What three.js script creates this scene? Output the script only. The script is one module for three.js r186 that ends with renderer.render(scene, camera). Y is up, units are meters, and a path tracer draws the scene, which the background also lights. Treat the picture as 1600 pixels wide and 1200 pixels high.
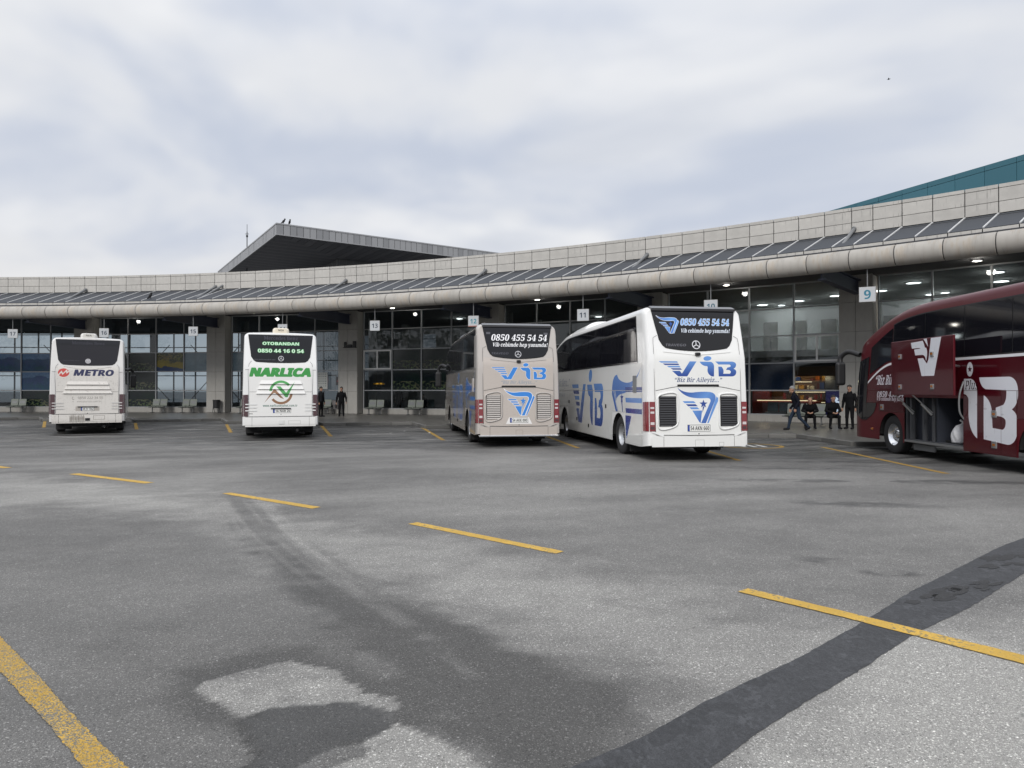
import * as THREE from 'three';
import { mergeGeometries, mergeVertices, toCreasedNormals } from 'three/addons/utils/BufferGeometryUtils.js';
import { RoundedBoxGeometry } from 'three/addons/geometries/RoundedBoxGeometry.js';
import { MarchingCubes } from 'three/addons/objects/MarchingCubes.js';

// ------------------------------------------------------------------ camera, sky, sun, exposure
const scene = new THREE.Scene();
const camera = new THREE.PerspectiveCamera(56.83, 4 / 3, 0.1, 2000);
camera.position.set(0, 1.7, 0);
camera.rotation.x = Math.atan(10 / 1109);
scene.add(camera);
const renderer = new THREE.WebGLRenderer({ antialias: true });
renderer.setSize(1024, 768);
renderer.toneMapping = THREE.LinearToneMapping;
renderer.toneMappingExposure = 1.35;
renderer.shadowMap.enabled = true;

let seed = 7;
const rnd = () => { seed = (seed * 1664525 + 1013904223) >>> 0; return seed / 4294967296; };
const hash = (i, j, k = 0) => { let n = (i * 374761393 + j * 668265263 + k * 2147483647) | 0; n = Math.imul(n ^ (n >>> 13), 1274126177); n ^= n >>> 16; return (n >>> 0) / 4294967296; };
const sm = (a, b, x) => { const t = Math.min(1, Math.max(0, (x - a) / (b - a))); return t * t * (3 - 2 * t); };
const mix = (a, b, t) => a + (b - a) * t;
const clamp = (x, a = 0, b = 1) => Math.min(b, Math.max(a, x));
function vn(x, y, k = 0, px = 0) {           // value noise, optional period px in x and y
  const i = Math.floor(x), j = Math.floor(y), f = x - i, g = y - j, u = f * f * (3 - 2 * f), v = g * g * (3 - 2 * g);
  const w = (a) => (px ? ((a % px) + px) % px : a);
  return mix(mix(hash(w(i), w(j), k), hash(w(i + 1), w(j), k), u), mix(hash(w(i), w(j + 1), k), hash(w(i + 1), w(j + 1), k), u), v);
}
const fbm = (x, y, o = 4, k = 0, px = 0) => { let s = 0, a = 0.5, t = 0; for (let i = 0; i < o; i++) { s += a * vn(x, y, k + i, px); t += a; x *= 2; y *= 2; px *= 2; a *= 0.5; } return s / t; };

{ // overcast sky: a grey cloud deck, a little brighter overhead as overcast skies are
  const W = 1024, H = 512, d = new Float32Array(W * H * 4);
  for (let j = 0; j < H; j++) for (let i = 0; i < W; i++) {
    const el = (j + 0.5) / H * Math.PI - Math.PI / 2, az = (i + 0.5) / W * Math.PI * 2;
    const o = (j * W + i) * 4, s = Math.max(0, Math.sin(el));
    const r = 1 / (s + 0.14), cx = Math.cos(az) * Math.cos(el) * r, cz = Math.sin(az) * Math.cos(el) * r;
    const wx = fbm(cx * 0.7 + 9, cz * 0.7, 3, 40), n = fbm(cx * 0.8 + wx * 1.8 + 31, cz * 1.1 + wx + 17, 6, 3), m = fbm(cx * 3.2 + 5 + wx * 3, cz * 3.6 + 3 + wx * 2, 6, 60);
    const t = sm(0.34, 0.66, n * 0.52 + m * 0.48), w = sm(0.42, 0.7, fbm(cx * 2.1 + 70 + wx * 2, cz * 2.5 + 8, 6, 80)), low = 1 - sm(0.02, 0.24, s), k = 1 - 0.7 * low;
    let L = 0.555 + 0.34 * sm(0.35, 1.0, s); L *= mix(1.06, mix(0.88, 1.09, t) * mix(0.98, 1.07, w), k);
    const blue = mix(0.20, 0.055, t) * k * mix(1, 0.6, w);
    d[o] = L * (1 - blue * 0.62 + 0.02 * low); d[o + 1] = L * (1 - blue * 0.22 + 0.006 * low); d[o + 2] = L * (1 + blue * 0.62 - 0.012 * low); d[o + 3] = 1;
    if (el < 0) { d[o] = d[o + 1] = d[o + 2] = 0.16; }
  }
  const t = new THREE.DataTexture(d, W, H, THREE.RGBAFormat, THREE.FloatType);
  t.mapping = THREE.EquirectangularReflectionMapping; t.magFilter = t.minFilter = THREE.LinearFilter; t.wrapS = THREE.RepeatWrapping; t.needsUpdate = true;
  scene.background = t; scene.environment = t;
}
const sun = new THREE.DirectionalLight(new THREE.Color(1, 0.97, 0.93), 1.5);
sun.position.set(-22, 50, 46); sun.target.position.set(0, 0, -25); sun.castShadow = true; sun.shadow.radius = 34;
Object.assign(sun.shadow.camera, { left: -70, right: 70, top: 70, bottom: -70, near: 1, far: 200 }); sun.shadow.mapSize.set(2048, 2048);
scene.add(sun, sun.target);

// ------------------------------------------------------------------ helpers
const used = {};
function numbered(n) { const k = used[n] = (used[n] ?? -1) + 1; return k ? n + '_' + String(k).padStart(3, '0') : n; }
function mesh(name, g, m, parent) { const o = new THREE.Mesh(g, m); o.name = parent === scene ? numbered(name) : name; o.castShadow = o.receiveShadow = true; parent.add(o); return o; }
function thing(name, label, category, pos = [0, 0, 0], turn = 0, group) {
  const o = new THREE.Group(); o.name = numbered(name); o.position.set(...pos); o.rotation.y = turn; o.userData = { label, category }; if (group) o.userData.group = group; scene.add(o); return o;
}
function struct(name, g, m) { const o = mesh(name, g, m, scene); o.userData = { kind: 'structure' }; return o; }
const lin = (r, g, b) => new THREE.Color().setRGB(r, g, b);
const std = (c, rough = 0.7, metal = 0, extra = {}) => new THREE.MeshStandardMaterial({ color: c, roughness: rough, metalness: metal, ...extra });
const box = (w, h, d, x = 0, y = 0, z = 0) => { const g = new THREE.BoxGeometry(w, h, d); g.translate(x, y, z); return g; };
const rbox = (w, h, d, r, x = 0, y = 0, z = 0, s = 2) => { const g = new RoundedBoxGeometry(w, h, d, s, r); g.translate(x, y, z); return g; };
const cyl = (r, h, x = 0, y = 0, z = 0, n = 14, r2 = r) => { const g = new THREE.CylinderGeometry(r2, r, h, n); g.translate(x, y, z); return g; };
const clean = (g) => { const q = g.index ? g.toNonIndexed() : g; for (const k of Object.keys(q.attributes)) if (!['position', 'normal', 'uv'].includes(k)) q.deleteAttribute(k); return q; };
const merge = (...gs) => mergeGeometries(gs.flat().map(clean));
function tube(pts, r, n = 8, seg = 0, closed = false) { return new THREE.TubeGeometry(new THREE.CatmullRomCurve3(pts.map((p) => new THREE.Vector3(...p)), closed), seg || pts.length * 6, r, n, closed); }
function bar(a, b, r, n = 8) {                 // straight round bar between two points
  const A = new THREE.Vector3(...a), B = new THREE.Vector3(...b), d = B.clone().sub(A), g = new THREE.CylinderGeometry(r, r, d.length(), n);
  g.applyQuaternion(new THREE.Quaternion().setFromUnitVectors(new THREE.Vector3(0, 1, 0), d.clone().normalize())); const m = A.add(B).multiplyScalar(0.5); g.translate(m.x, m.y, m.z); return g;
}
function hexa(P) {                             // closed box from eight corners: 0-3 front face (ccw), 4-7 back face
  const F = [[0, 1, 2, 3], [5, 4, 7, 6], [4, 0, 3, 7], [1, 5, 6, 2], [3, 2, 6, 7], [4, 5, 1, 0]], p = [], uv = [];
  for (const f of F) {
    const [a, b, c, d] = f.map((i) => P[i]);
    const w = Math.hypot(b[0] - a[0], b[1] - a[1], b[2] - a[2]), h = Math.hypot(d[0] - a[0], d[1] - a[1], d[2] - a[2]);
    p.push(...a, ...b, ...c, ...a, ...c, ...d); uv.push(0, 0, w, 0, w, h, 0, 0, w, h, 0, h);
  }
  const g = new THREE.BufferGeometry(); g.setAttribute('position', new THREE.Float32BufferAttribute(p, 3)); g.setAttribute('uv', new THREE.Float32BufferAttribute(uv, 2)); g.computeVertexNormals(); return g;
}
function grid(nu, nv, fn, uvfn) {              // smooth sheet fn(a,b) with a,b in 0..1
  const p = [], uv = [], ix = [];
  for (let j = 0; j <= nv; j++) for (let i = 0; i <= nu; i++) { const a = i / nu, b = j / nv; p.push(...fn(a, b)); uv.push(...(uvfn ? uvfn(a, b) : [a, b])); }
  for (let j = 0; j < nv; j++) for (let i = 0; i < nu; i++) { const k = j * (nu + 1) + i; ix.push(k, k + 1, k + nu + 2, k, k + nu + 2, k + nu + 1); }
  const g = new THREE.BufferGeometry(); g.setAttribute('position', new THREE.Float32BufferAttribute(p, 3)); g.setAttribute('uv', new THREE.Float32BufferAttribute(uv, 2)); g.setIndex(ix); g.computeVertexNormals(); return g;
}
function canvasTex(w, h, draw, repeat = false) {
  const c = document.createElement('canvas'); c.width = w; c.height = h; const x = c.getContext('2d'); draw(x, w, h);
  const t = new THREE.CanvasTexture(c); t.colorSpace = THREE.SRGBColorSpace; t.magFilter = THREE.LinearFilter; if (repeat) t.wrapS = t.wrapT = THREE.RepeatWrapping; return t;
}
function dataTex(w, h, fn, srgb = true) {
  const d = new Uint8Array(w * h * 4);
  for (let j = 0; j < h; j++) for (let i = 0; i < w; i++) { const c = fn(i, j), o = (j * w + i) * 4; d[o] = clamp(c[0], 0, 255); d[o + 1] = clamp(c[1], 0, 255); d[o + 2] = clamp(c[2], 0, 255); d[o + 3] = 255; }
  const t = new THREE.DataTexture(d, w, h); t.wrapS = t.wrapT = THREE.RepeatWrapping; t.magFilter = THREE.LinearFilter; t.minFilter = THREE.LinearMipmapLinearFilter; t.generateMipmaps = true; if (srgb) t.colorSpace = THREE.SRGBColorSpace; t.needsUpdate = true; return t;
}

// ------------------------------------------------------------------ the ground
// survey in metres: X to the right of the camera, Z ahead of it (three's z is -Z)
const segD = (px, pz, pts) => { let best = 1e9, side = 0; for (let i = 0; i + 1 < pts.length; i++) { const [ax, az] = pts[i], [bx, bz] = pts[i + 1], dx = bx - ax, dz = bz - az, t = clamp(((px - ax) * dx + (pz - az) * dz) / (dx * dx + dz * dz)), ex = px - ax - dx * t, ez = pz - az - dz * t, q = Math.hypot(ex, ez); if (q < best) { best = q; side = Math.sign(dx * ez - dz * ex); } } return best * (side || 1); };
const inPoly = (x, z, P) => { let c = false; for (let i = 0, j = P.length - 1; i < P.length; j = i++) if ((P[i][1] > z) !== (P[j][1] > z) && x < (P[j][0] - P[i][0]) * (z - P[i][1]) / (P[j][1] - P[i][1]) + P[i][0]) c = !c; return c; };
const OVAL = [[-1.77, 4.0], [-1.78, 4.18], [-1.57, 4.36], [-1.41, 4.47], [-1.11, 4.38], [-0.88, 4.08], [-0.64, 3.85], [-0.62, 3.75], [-0.85, 3.88], [-1.05, 3.86], [-1.31, 3.8], [-1.42, 3.7], [-1.6, 3.88]];
const PUDDLE = [[-1.44, 3.66], [-1.31, 3.82], [-0.98, 3.89], [-0.71, 3.78], [-0.6, 3.6], [-0.74, 3.4], [-0.88, 3.25], [-0.98, 3.0], [-1.25, 3.0], [-1.2, 3.31]];
const WEDGE = [[-0.86, 3.2], [-0.74, 3.4], [-0.6, 3.66], [-0.38, 3.49], [-0.1, 3.2], [0.1, 2.6], [-0.9, 2.6]];
const BAND = [[-4.5, 11.5], [-3.0, 8.57], [-2.05, 6.98], [-1.24, 5.71], [-0.5, 4.71], [-0.0, 4.01], [0.5, 3.3], [1.2, 2.2]];
const STREAK = [[-3.59, 10.47], [-2.34, 7.86], [-1.44, 6.24], [-0.68, 5.03], [-0.07, 3.93]];
const LIGHT = [[-14, 14.8], [-10, 14.2], [-5.84, 11.9], [-1.85, 8.6], [0.59, 6.6], [2.0, 5.3], [4.0, 3.6], [5, 2.2], [0.5, 2.2], [0.75, 4.0], [-0.4, 5.6], [-2.3, 7.5], [-4.0, 9.3], [-6.2, 10.4], [-12, 12.2]];
const LIGHT2 = [[1.0, 2], [1.35, 3.2], [2.0, 3.85], [3.0, 4.7], [5.0, 6.2], [9, 8], [9, 2]];
const OILS = [[5.7, 15.6, 1.9, 0.35], [7.6, 16.9, 1.5, 0.3], [5.4, 13.4, 1.7, 0.3], [5.2, 10.6, 1.2, 0.35], [3.14, 7.11, 0.28, 0.14], [8.2, 13.2, 2.2, 0.35], [-1.5, 23.5, 1.6, 0.5], [-6.5, 24.8, 1.6, 0.6], [-12.2, 27, 2, 0.5], [-18.5, 29, 2.2, 0.6], [3.52, 6.62, 0.3, 0.12], [3.6, 19.2, 2.0, 0.6]];
function groundTone(X, Z) {                    // [wet 0..1, dry-pale 0..1]
  const n1 = fbm(X * 0.33 + 4, Z * 0.5 + 2, 5, 11), n2 = fbm(X * 1.3 + 9, Z * 2.1, 4, 21), n3 = fbm(X * 3.7, Z * 5.1 + 7, 3, 31), streaky = fbm(X * 0.16 + Z * 0.05, Z * 1.5 - X * 0.55, 4, 71);
  let pale = 0.42 + (n1 - 0.5) * 0.7, wet = 0;
  const wob = (n2 - 0.5) * 1.5 + (n3 - 0.5) * 0.55;
  if (Z < 17) {
    const inL = inPoly(X, Z, LIGHT) ? 1 : -1, dl = Math.abs(segD(X, Z, LIGHT.concat([LIGHT[0]])));
    pale += 0.5 * sm(-0.7, 0.7, inL * dl + wob * 0.9);
    const in2 = inPoly(X, Z, LIGHT2) ? 1 : -1, d2 = Math.abs(segD(X, Z, LIGHT2.concat([LIGHT2[0]])));
    pale += 0.6 * sm(-0.5, 0.5, in2 * d2 + wob * 0.6);
    const left = sm(0.4, -1.6, X + (Z - 5) * 0.36 + wob * 0.8) * sm(11, 8, Z + wob) ; pale -= 0.12 * left; wet += 0.3 * left * sm(0.35, 0.7, n1 * 0.6 + n2 * 0.4);
    const b = segD(X, Z, BAND), bw = Math.max(0.2, 0.52 - 0.034 * Z), bandy = sm(bw + 0.2, bw - 0.14, Math.abs(b) + (n3 - 0.5) * 0.2 + (n2 - 0.5) * 0.12) * sm(12.2, 10.8, Z);
    pale -= bandy * 0.36 * (0.5 + n2); 
    const treads = bandy * sm(0.55, 0.75, vn(b * 26, Z * 0.3, 5)); pale += treads * 0.4 * sm(5, 8, Z);
    const s = Math.abs(segD(X, Z, STREAK)); pale += 0.3 * sm(0.12, 0.03, s + (n3 - 0.5) * 0.1) * sm(0.3, 0.5, n2);
    const e = (n3 - 0.5) * 0.16 + (n2 - 0.5) * 0.1;
    if (inPoly(X + e, Z + e * 0.8, OVAL)) pale = Math.max(pale, 0.74 + (n3 - 0.5) * 0.8);
    else if (inPoly(X + e, Z - e * 0.7, PUDDLE)) { wet = 0.85; pale = 0.12; }
    else if (inPoly(X - e, Z + e, WEDGE)) pale = Math.max(pale, 0.9 + (n3 - 0.5) * 0.5);
    else { const ring = Math.abs(segD(X, Z, OVAL.concat([OVAL[0]]))); pale -= 0.22 * sm(0.35, 0.05, ring + (n3 - 0.5) * 0.2); }
  }
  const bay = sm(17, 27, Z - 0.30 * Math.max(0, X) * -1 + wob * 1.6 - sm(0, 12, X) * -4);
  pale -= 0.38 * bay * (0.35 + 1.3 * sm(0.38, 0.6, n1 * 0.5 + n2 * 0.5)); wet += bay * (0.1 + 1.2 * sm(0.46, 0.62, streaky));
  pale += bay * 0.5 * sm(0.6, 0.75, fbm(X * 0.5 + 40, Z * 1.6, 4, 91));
  for (const [ox, oz, a, c] of OILS) { const q = Math.hypot((X - ox) / a, (Z - oz - (X - ox) * -0.12) / c); if (q < 2) { const k = sm(1.25, 0.5, q + (n2 - 0.5) * 1.5 + (n3 - 0.5) * 1.0) * sm(0.36, 0.56, n2 * 0.45 + n3 * 0.55); pale -= 0.42 * k; wet += 0.3 * k; } }
  pale += (streaky - 0.5) * 0.5 * sm(5, 12, Z) + (n3 - 0.5) * 0.22;
  return [clamp(wet), clamp(pale, 0, 1.15)];
}
const speckle = (() => { // crushed-stone asphalt: pale stones in dark binder
  const N = 1024, h = new Float32Array(N * N), c = new Float32Array(N * N);
  for (let i = 0; i < N * N; i++) c[i] = 0.72 + (hash(i, 3) - 0.5) * 0.16;
  seed = 99;
  for (let k = 0; k < 52000; k++) {
    const x = rnd() * N, y = rnd() * N, r = 0.9 + rnd() * rnd() * rnd() * 5.2, el = 0.65 + rnd() * 0.7, an = rnd() * 3.14, v = 0.45 + rnd() * 0.75 + (rnd() < 0.1 ? 0.15 + rnd() * 0.35 : 0), ca = Math.cos(an), sa = Math.sin(an), R = Math.ceil(r * 1.4);
    for (let j = -R; j <= R; j++) for (let i = -R; i <= R; i++) { const u = (i * ca + j * sa) / el, w = (-i * sa + j * ca) * el, q = Math.hypot(u, w) / r; if (q < 1) { const o = ((Math.round(y) + j + N) % N) * N + (Math.round(x) + i + N) % N; c[o] = v * (1 + (hash(o, 8) - 0.5) * 0.12); h[o] = 0.4 + 0.6 * Math.sqrt(1 - q * q); } }
  }
  return { map: dataTex(N, N, (i, j) => { const v = 196 * Math.pow(clamp(c[j * N + i], 0.12, 1.7), 0.8); return [v, v * 0.995, v * 0.985]; }), bump: dataTex(N, N, (i, j) => { const v = h[j * N + i] * 255; return [v, v, v]; }, false) };
})();
const tiled = (t, mx, mz = mx, ox = 0, oz = 0) => { const c = t.clone(); c.repeat.set(1 / mx, 1 / mz); c.offset.set(ox, oz); c.needsUpdate = true; return c; };
{
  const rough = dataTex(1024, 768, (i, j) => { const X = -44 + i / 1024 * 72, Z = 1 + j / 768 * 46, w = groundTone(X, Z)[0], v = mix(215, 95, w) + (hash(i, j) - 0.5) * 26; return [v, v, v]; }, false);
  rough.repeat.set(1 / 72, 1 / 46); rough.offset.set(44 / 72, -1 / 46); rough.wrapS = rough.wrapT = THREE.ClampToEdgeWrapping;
  const m = new THREE.MeshStandardMaterial({ vertexColors: true, roughness: 1, map: tiled(speckle.map, 1.37), bumpMap: tiled(speckle.bump, 1.37), bumpScale: 0.0025, roughnessMap: rough });
  // one sheet, rows and columns closer together near the camera
  const xs = [], zs = [], put = (a, f, t, s) => { for (let v = f; v < t - 1e-6; v += s) a.push(v); };
  for (const v of [-700, -300, -140, -80]) xs.push(v); put(xs, -60, -24, 0.5); put(xs, -24, -12, 0.16); put(xs, -12, -5, 0.07); put(xs, -5, 6, 0.035); put(xs, 6, 14, 0.1); put(xs, 14, 40, 0.6); for (const v of [40, 80, 140, 300, 700]) xs.push(v);
  for (const v of [-600, -250, -120, -70, -40, -20, -8, 0, 1.5]) zs.push(v); put(zs, 2.4, 7, 0.035); put(zs, 7, 14, 0.06); put(zs, 14, 24, 0.1); put(zs, 24, 46, 0.16); for (const v of [46, 60, 100, 250, 700]) zs.push(v);
  const p = new Float32Array(xs.length * zs.length * 3), c = new Float32Array(p.length), uv = new Float32Array(xs.length * zs.length * 2), ix = [];
  let k = 0;
  for (const Z of zs) for (const X of xs) {
    p[k * 3] = X; p[k * 3 + 2] = -Z; uv[k * 2] = X; uv[k * 2 + 1] = Z;
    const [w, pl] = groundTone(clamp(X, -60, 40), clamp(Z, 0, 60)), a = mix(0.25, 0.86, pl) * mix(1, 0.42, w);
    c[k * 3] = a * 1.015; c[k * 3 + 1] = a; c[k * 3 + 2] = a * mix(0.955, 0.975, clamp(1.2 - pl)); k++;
  }
  const nx = xs.length;
  for (let j = 0; j + 1 < zs.length; j++) for (let i = 0; i + 1 < nx; i++) { const o = j * nx + i; ix.push(o, o + 1, o + nx + 1, o, o + nx + 1, o + nx); }
  const g = new THREE.BufferGeometry(); g.setAttribute('position', new THREE.BufferAttribute(p, 3)); g.setAttribute('color', new THREE.BufferAttribute(c, 3)); g.setAttribute('uv', new THREE.BufferAttribute(uv, 2)); g.setIndex(ix);
  const nrm = new Float32Array(p.length); for (let i = 1; i < nrm.length; i += 3) nrm[i] = 1; g.setAttribute('normal', new THREE.BufferAttribute(nrm, 3));
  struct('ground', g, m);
}
function strip(A, B, y, n, wob = 0, freq = 6, k = 0) {  // flat sheet between two polylines, edges roughened
  const along = (P, t) => { const L = [0]; for (let i = 1; i < P.length; i++) L.push(L[i - 1] + Math.hypot(P[i][0] - P[i - 1][0], P[i][1] - P[i - 1][1])); const d = t * L[L.length - 1]; let i = 1; while (i < P.length - 1 && L[i] < d) i++; const f = (d - L[i - 1]) / (L[i] - L[i - 1]); return [mix(P[i - 1][0], P[i][0], f), mix(P[i - 1][1], P[i][1], f)]; };
  return grid(n, 6, (a, b) => { const q = along(A, a), r = along(B, a), e = (b === 0 || b === 1) ? (fbm(a * n * 0.08 * freq, b * 50 + k, 4, 7) - 0.5) * wob : 0, f = b + e; return [mix(q[0], r[0], f), y, -mix(q[1], r[1], f)]; }, (a, b) => { const q = along(A, a), r = along(B, a); return [mix(q[0], r[0], b), mix(q[1], r[1], b)]; });
}
{ // dark resurfaced trench
  const t = dataTex(512, 512, (i, j) => { const n = fbm(i / 64, j / 64, 4, 5, 8), f = hash(i, j), c = fbm(i / 20 + 3, j / 34, 3, 15, 0); const c2 = fbm(i / 5, j / 8, 3, 25, 0); let v = 150 + (n - 0.5) * 34 + (f - 0.5) * 60 + (c2 - 0.5) * 50; if (c > 0.58) v += 20 * sm(0.58, 0.66, c) * sm(0.4, 0.6, c2); if (n > 0.62 && f > 0.55) v *= 0.72; return [v, v * 1.005, v * 1.02]; });
  const m = std(lin(0.15, 0.152, 0.158), 0.7, 0, { map: tiled(t, 1.9), bumpMap: tiled(speckle.bump, 2.3), bumpScale: 0.0015 });
  struct('asphalt_patch', strip([[-0.6, 2.45], [0.26, 3.2], [0.67, 3.52], [1.01, 3.85], [1.84, 4.54], [2.52, 5.17], [3.35, 5.99], [4.33, 6.86], [5.27, 7.7], [6.64, 8.77], [9, 10.6]], [[0.2, 2.45], [0.89, 3.2], [1.11, 3.43], [1.61, 3.89], [2.02, 4.24], [2.8, 4.96], [3.55, 5.54], [4.77, 6.62], [5.85, 7.54], [8, 9.2], [10.2, 10.6]], 0.0035, 300, 0.045, 9), m);
  const m2 = std(lin(0.05, 0.05, 0.052), 0.85, 0, { bumpMap: tiled(speckle.bump, 1.2), bumpScale: 0.006 });
  const blob = (cx, cz, a, b, k, rot) => { const P = []; for (let i = 0; i < 60; i++) { const t = i / 60 * Math.PI * 2, r = 0.7 + 0.75 * (fbm(Math.cos(t) * 2.2 + k, Math.sin(t) * 2.2 + k, 4, 3) - 0.3), x = Math.cos(t) * a * r, z = Math.sin(t) * b * r; P.push(new THREE.Vector2(cx + x * Math.cos(rot) - z * Math.sin(rot), cz + x * Math.sin(rot) + z * Math.cos(rot))); } const g = new THREE.ShapeGeometry(new THREE.Shape(P)); g.rotateX(-Math.PI / 2); g.translate(0, 0.009, 0); return g; };
  const parts = []; seed = 21; for (const [cx, cz, a, b, n] of [[4.95, 7.1, 0.5, 0.2, 13], [3.9, 6.1, 0.42, 0.13, 14], [3.4, 5.8, 0.25, 0.1, 9]]) for (let k = 0; k < n; k++) { const t = rnd() * 6.283, q = Math.sqrt(rnd()); parts.push(blob(cx + Math.cos(t) * q * a, cz + Math.sin(t) * q * b + Math.cos(t) * q * a * 0.5, 0.05 + rnd() * 0.13, 0.02 + rnd() * 0.05, k * 3.7 + cx, 0.5 + rnd() * 0.3)); }
  parts.forEach((g, i) => { g.translate(0, -0.004 + (i % 9) * 0.0003, 0); struct('tar_patch', g, m2); });
}
// yellow paint
const yellowTex = dataTex(512, 512, (i, j) => { const n = fbm(i / 90, j / 90, 4, 12), f = fbm(i / 7, j / 7, 2, 33), h = hash(i, j), bare = f * 0.75 + n * 0.4 + (h - 0.5) * 0.2 > 0.76; if (bare) return [100 + h * 60, 92 + h * 52, 70 + h * 40]; const v = 0.86 + n * 0.2 + (h - 0.5) * 0.14; return [210 * v, 170 * v, 74 * v]; });
const yellow = std(0xffffff, 0.75, 0, { map: tiled(yellowTex, 1.3), bumpMap: tiled(speckle.bump, 1.7), bumpScale: 0.003 });
const wornTex = dataTex(1024, 1024, (i, j) => { const n = fbm(i / 120, j / 120, 4, 12), f = fbm(i / 5, j / 5, 2, 33), h = hash(i, j), bare = f * 0.85 + n * 0.4 + (h - 0.5) * 0.25 > 0.64; if (bare) return [88 + h * 70, 84 + h * 66, 76 + h * 58]; const v = 0.86 + n * 0.2 + (h - 0.5) * 0.2; return [204 * v, 164 * v, 72 * v]; });
const yellowWorn = std(0xffffff, 0.8, 0, { map: tiled(wornTex, 1.5), bumpMap: tiled(speckle.bump, 1.7), bumpScale: 0.005 });
const dull = std(lin(0.58, 0.56, 0.54), 0.85, 0, { map: tiled(yellowTex, 0.9) });
struct('road_marking', strip([[1.9, 5.99], [2.45, 5.35], [3.18, 4.4], [3.9, 3.5]], [[2.02, 6.09], [2.57, 5.43], [3.32, 4.5], [4.05, 3.58]], 0.0075, 90, 0.08, 8), yellow);
struct('road_marking', strip([[-1.32, 9.04], [0.45, 7.39]], [[-1.22, 9.15], [0.55, 7.5]], 0.0045, 60, 0.12, 8, 3), yellow);
struct('road_marking', strip([[-4.77, 11.69], [-2.87, 10.2]], [[-4.67, 11.8], [-2.78, 10.34]], 0.0045, 60, 0.12, 8, 6), yellow);
struct('road_marking', strip([[-8.98, 14.4], [-6.7, 12.95]], [[-8.87, 14.54], [-6.6, 13.1]], 0.0045, 60, 0.12, 8, 9), yellow);
struct('road_marking', strip([[-13.2, 16.75], [-11.1, 15.5]], [[-13.1, 16.9], [-11.0, 15.64]], 0.0045, 40, 0.1, 8, 12), yellow);
struct('road_marking', strip([[-5.3, 6.39], [-3.56, 4.94], [-2.86, 4.28], [-2.36, 3.79], [-1.99, 3.44], [-1.6, 3.1], [-1.0, 2.5]], [[-4.95, 5.8], [-3.3, 4.5], [-2.8, 4.03], [-2.32, 3.59], [-2.03, 3.31], [-1.78, 3.05], [-1.2, 2.45]], 0.0045, 500, 0.13, 5, 15), yellowWorn);
for (const [a, b, c, d] of [[-26.37, 40.1, -21.43, 32.5], [-19.57, 36.9, -16.33, 30.9], [-14.27, 35.5, -11.31, 28.57], [-9.18, 34.2, -6.68, 26.2], [-4.1, 32.4, -2.33, 24.17], [1.0, 28.6, 1.95, 20.9], [5.4, 25.2, 5.5, 17.2], [9.3, 21.3, 8.87, 14.5]]) {
  const l = Math.hypot(c - a, d - b), ox = -(d - b) / l * 0.07, oz = (c - a) / l * 0.07;
  struct('bay_marking', strip([[a - ox, b - oz], [c - ox, d - oz]], [[a + ox, b + oz], [c + ox, d + oz]], 0.0045, 60, 0.25, 9, a), dull);
}
{ // painted ring with a white mark inside it, right of the white coach
  const g = new THREE.RingGeometry(0.82, 0.96, 48); g.rotateX(-Math.PI / 2); g.translate(7.3, 0.0045, -21.7); struct('ring_marking', g, dull);
  const w = std(lin(0.5, 0.5, 0.48), 0.8, 0, { map: tiled(yellowTex, 3) }); w.map = null;
  struct('white_marking', merge([-0.3, 0, 0.3].map((x) => { const b = new THREE.PlaneGeometry(0.14, 0.9); b.rotateX(-Math.PI / 2); b.translate(7.3 + x, 0.0045, -21.7); return b; })), w);
}

// ------------------------------------------------------------------ terminal: everything follows one arc
const CX = -36.9, CZ = -31.2, R = 76.87;
const arc = (s, off, y) => { const a = s / R; return [CX + (R + off) * Math.sin(a), y, -(CZ + (R + off) * Math.cos(a))]; };
const P0 = arc(35, 5, 0.13);
const terminal = thing('terminal_building', 'long curved bus terminal with glass front, round concrete-coloured canopy edge and panelled parapet', 'building', P0);
const rel = (p) => [p[0] - P0[0], p[1] - P0[1], p[2] - P0[2]];
function put(name, g, m, s, off, y, parent = terminal) { const o = mesh(name, g, m, parent); o.position.set(...rel(arc(s, off, y))); o.rotation.y = -s / R; return o; }
const geoCache = {};
const cbox = (w, h, d) => geoCache[[w, h, d].map((v) => v.toFixed(4))] ??= new THREE.BoxGeometry(w, h, d);
function arcPanel(name, s0, s1, oA, yA, oB, yB, th, m, parent = terminal) { // panel from line A (low) to line B (high), th thick towards the camera side
  const mid = arc((s0 + s1) / 2, oA, yA), k = Math.hypot(oB - oA, yB - yA), nx = -(yB - yA) / k * th, ny = (oB - oA) / k * th; // offset normal in (off,y)
  const q = (s, o, y) => { const a = arc(s, o, y); return [a[0] - mid[0], a[1] - mid[1], a[2] - mid[2]]; };
  const g = hexa([q(s0, oA + nx, yA + ny), q(s1, oA + nx, yA + ny), q(s1, oB + nx, yB + ny), q(s0, oB + nx, yB + ny), q(s0, oA, yA), q(s1, oA, yA), q(s1, oB, yB), q(s0, oB, yB)]);
  const o = mesh(name, g, m, parent); o.position.set(...rel(mid)); return o;
}
function arcSlab(s0, s1, o0, o1, y0, y1, n = 60) { // curved slab, absolute coordinates relative to P0
  const gs = []; for (let i = 0; i < n; i++) { const a = mix(s0, s1, i / n), b = mix(s0, s1, (i + 1) / n), c = (s, o, y) => rel(arc(s, o, y)); gs.push(hexa([c(a, o0, y0), c(b, o0, y0), c(b, o0, y1), c(a, o0, y1), c(a, o1, y0), c(b, o1, y0), c(b, o1, y1), c(a, o1, y1)])); } return merge(gs);
}
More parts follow.
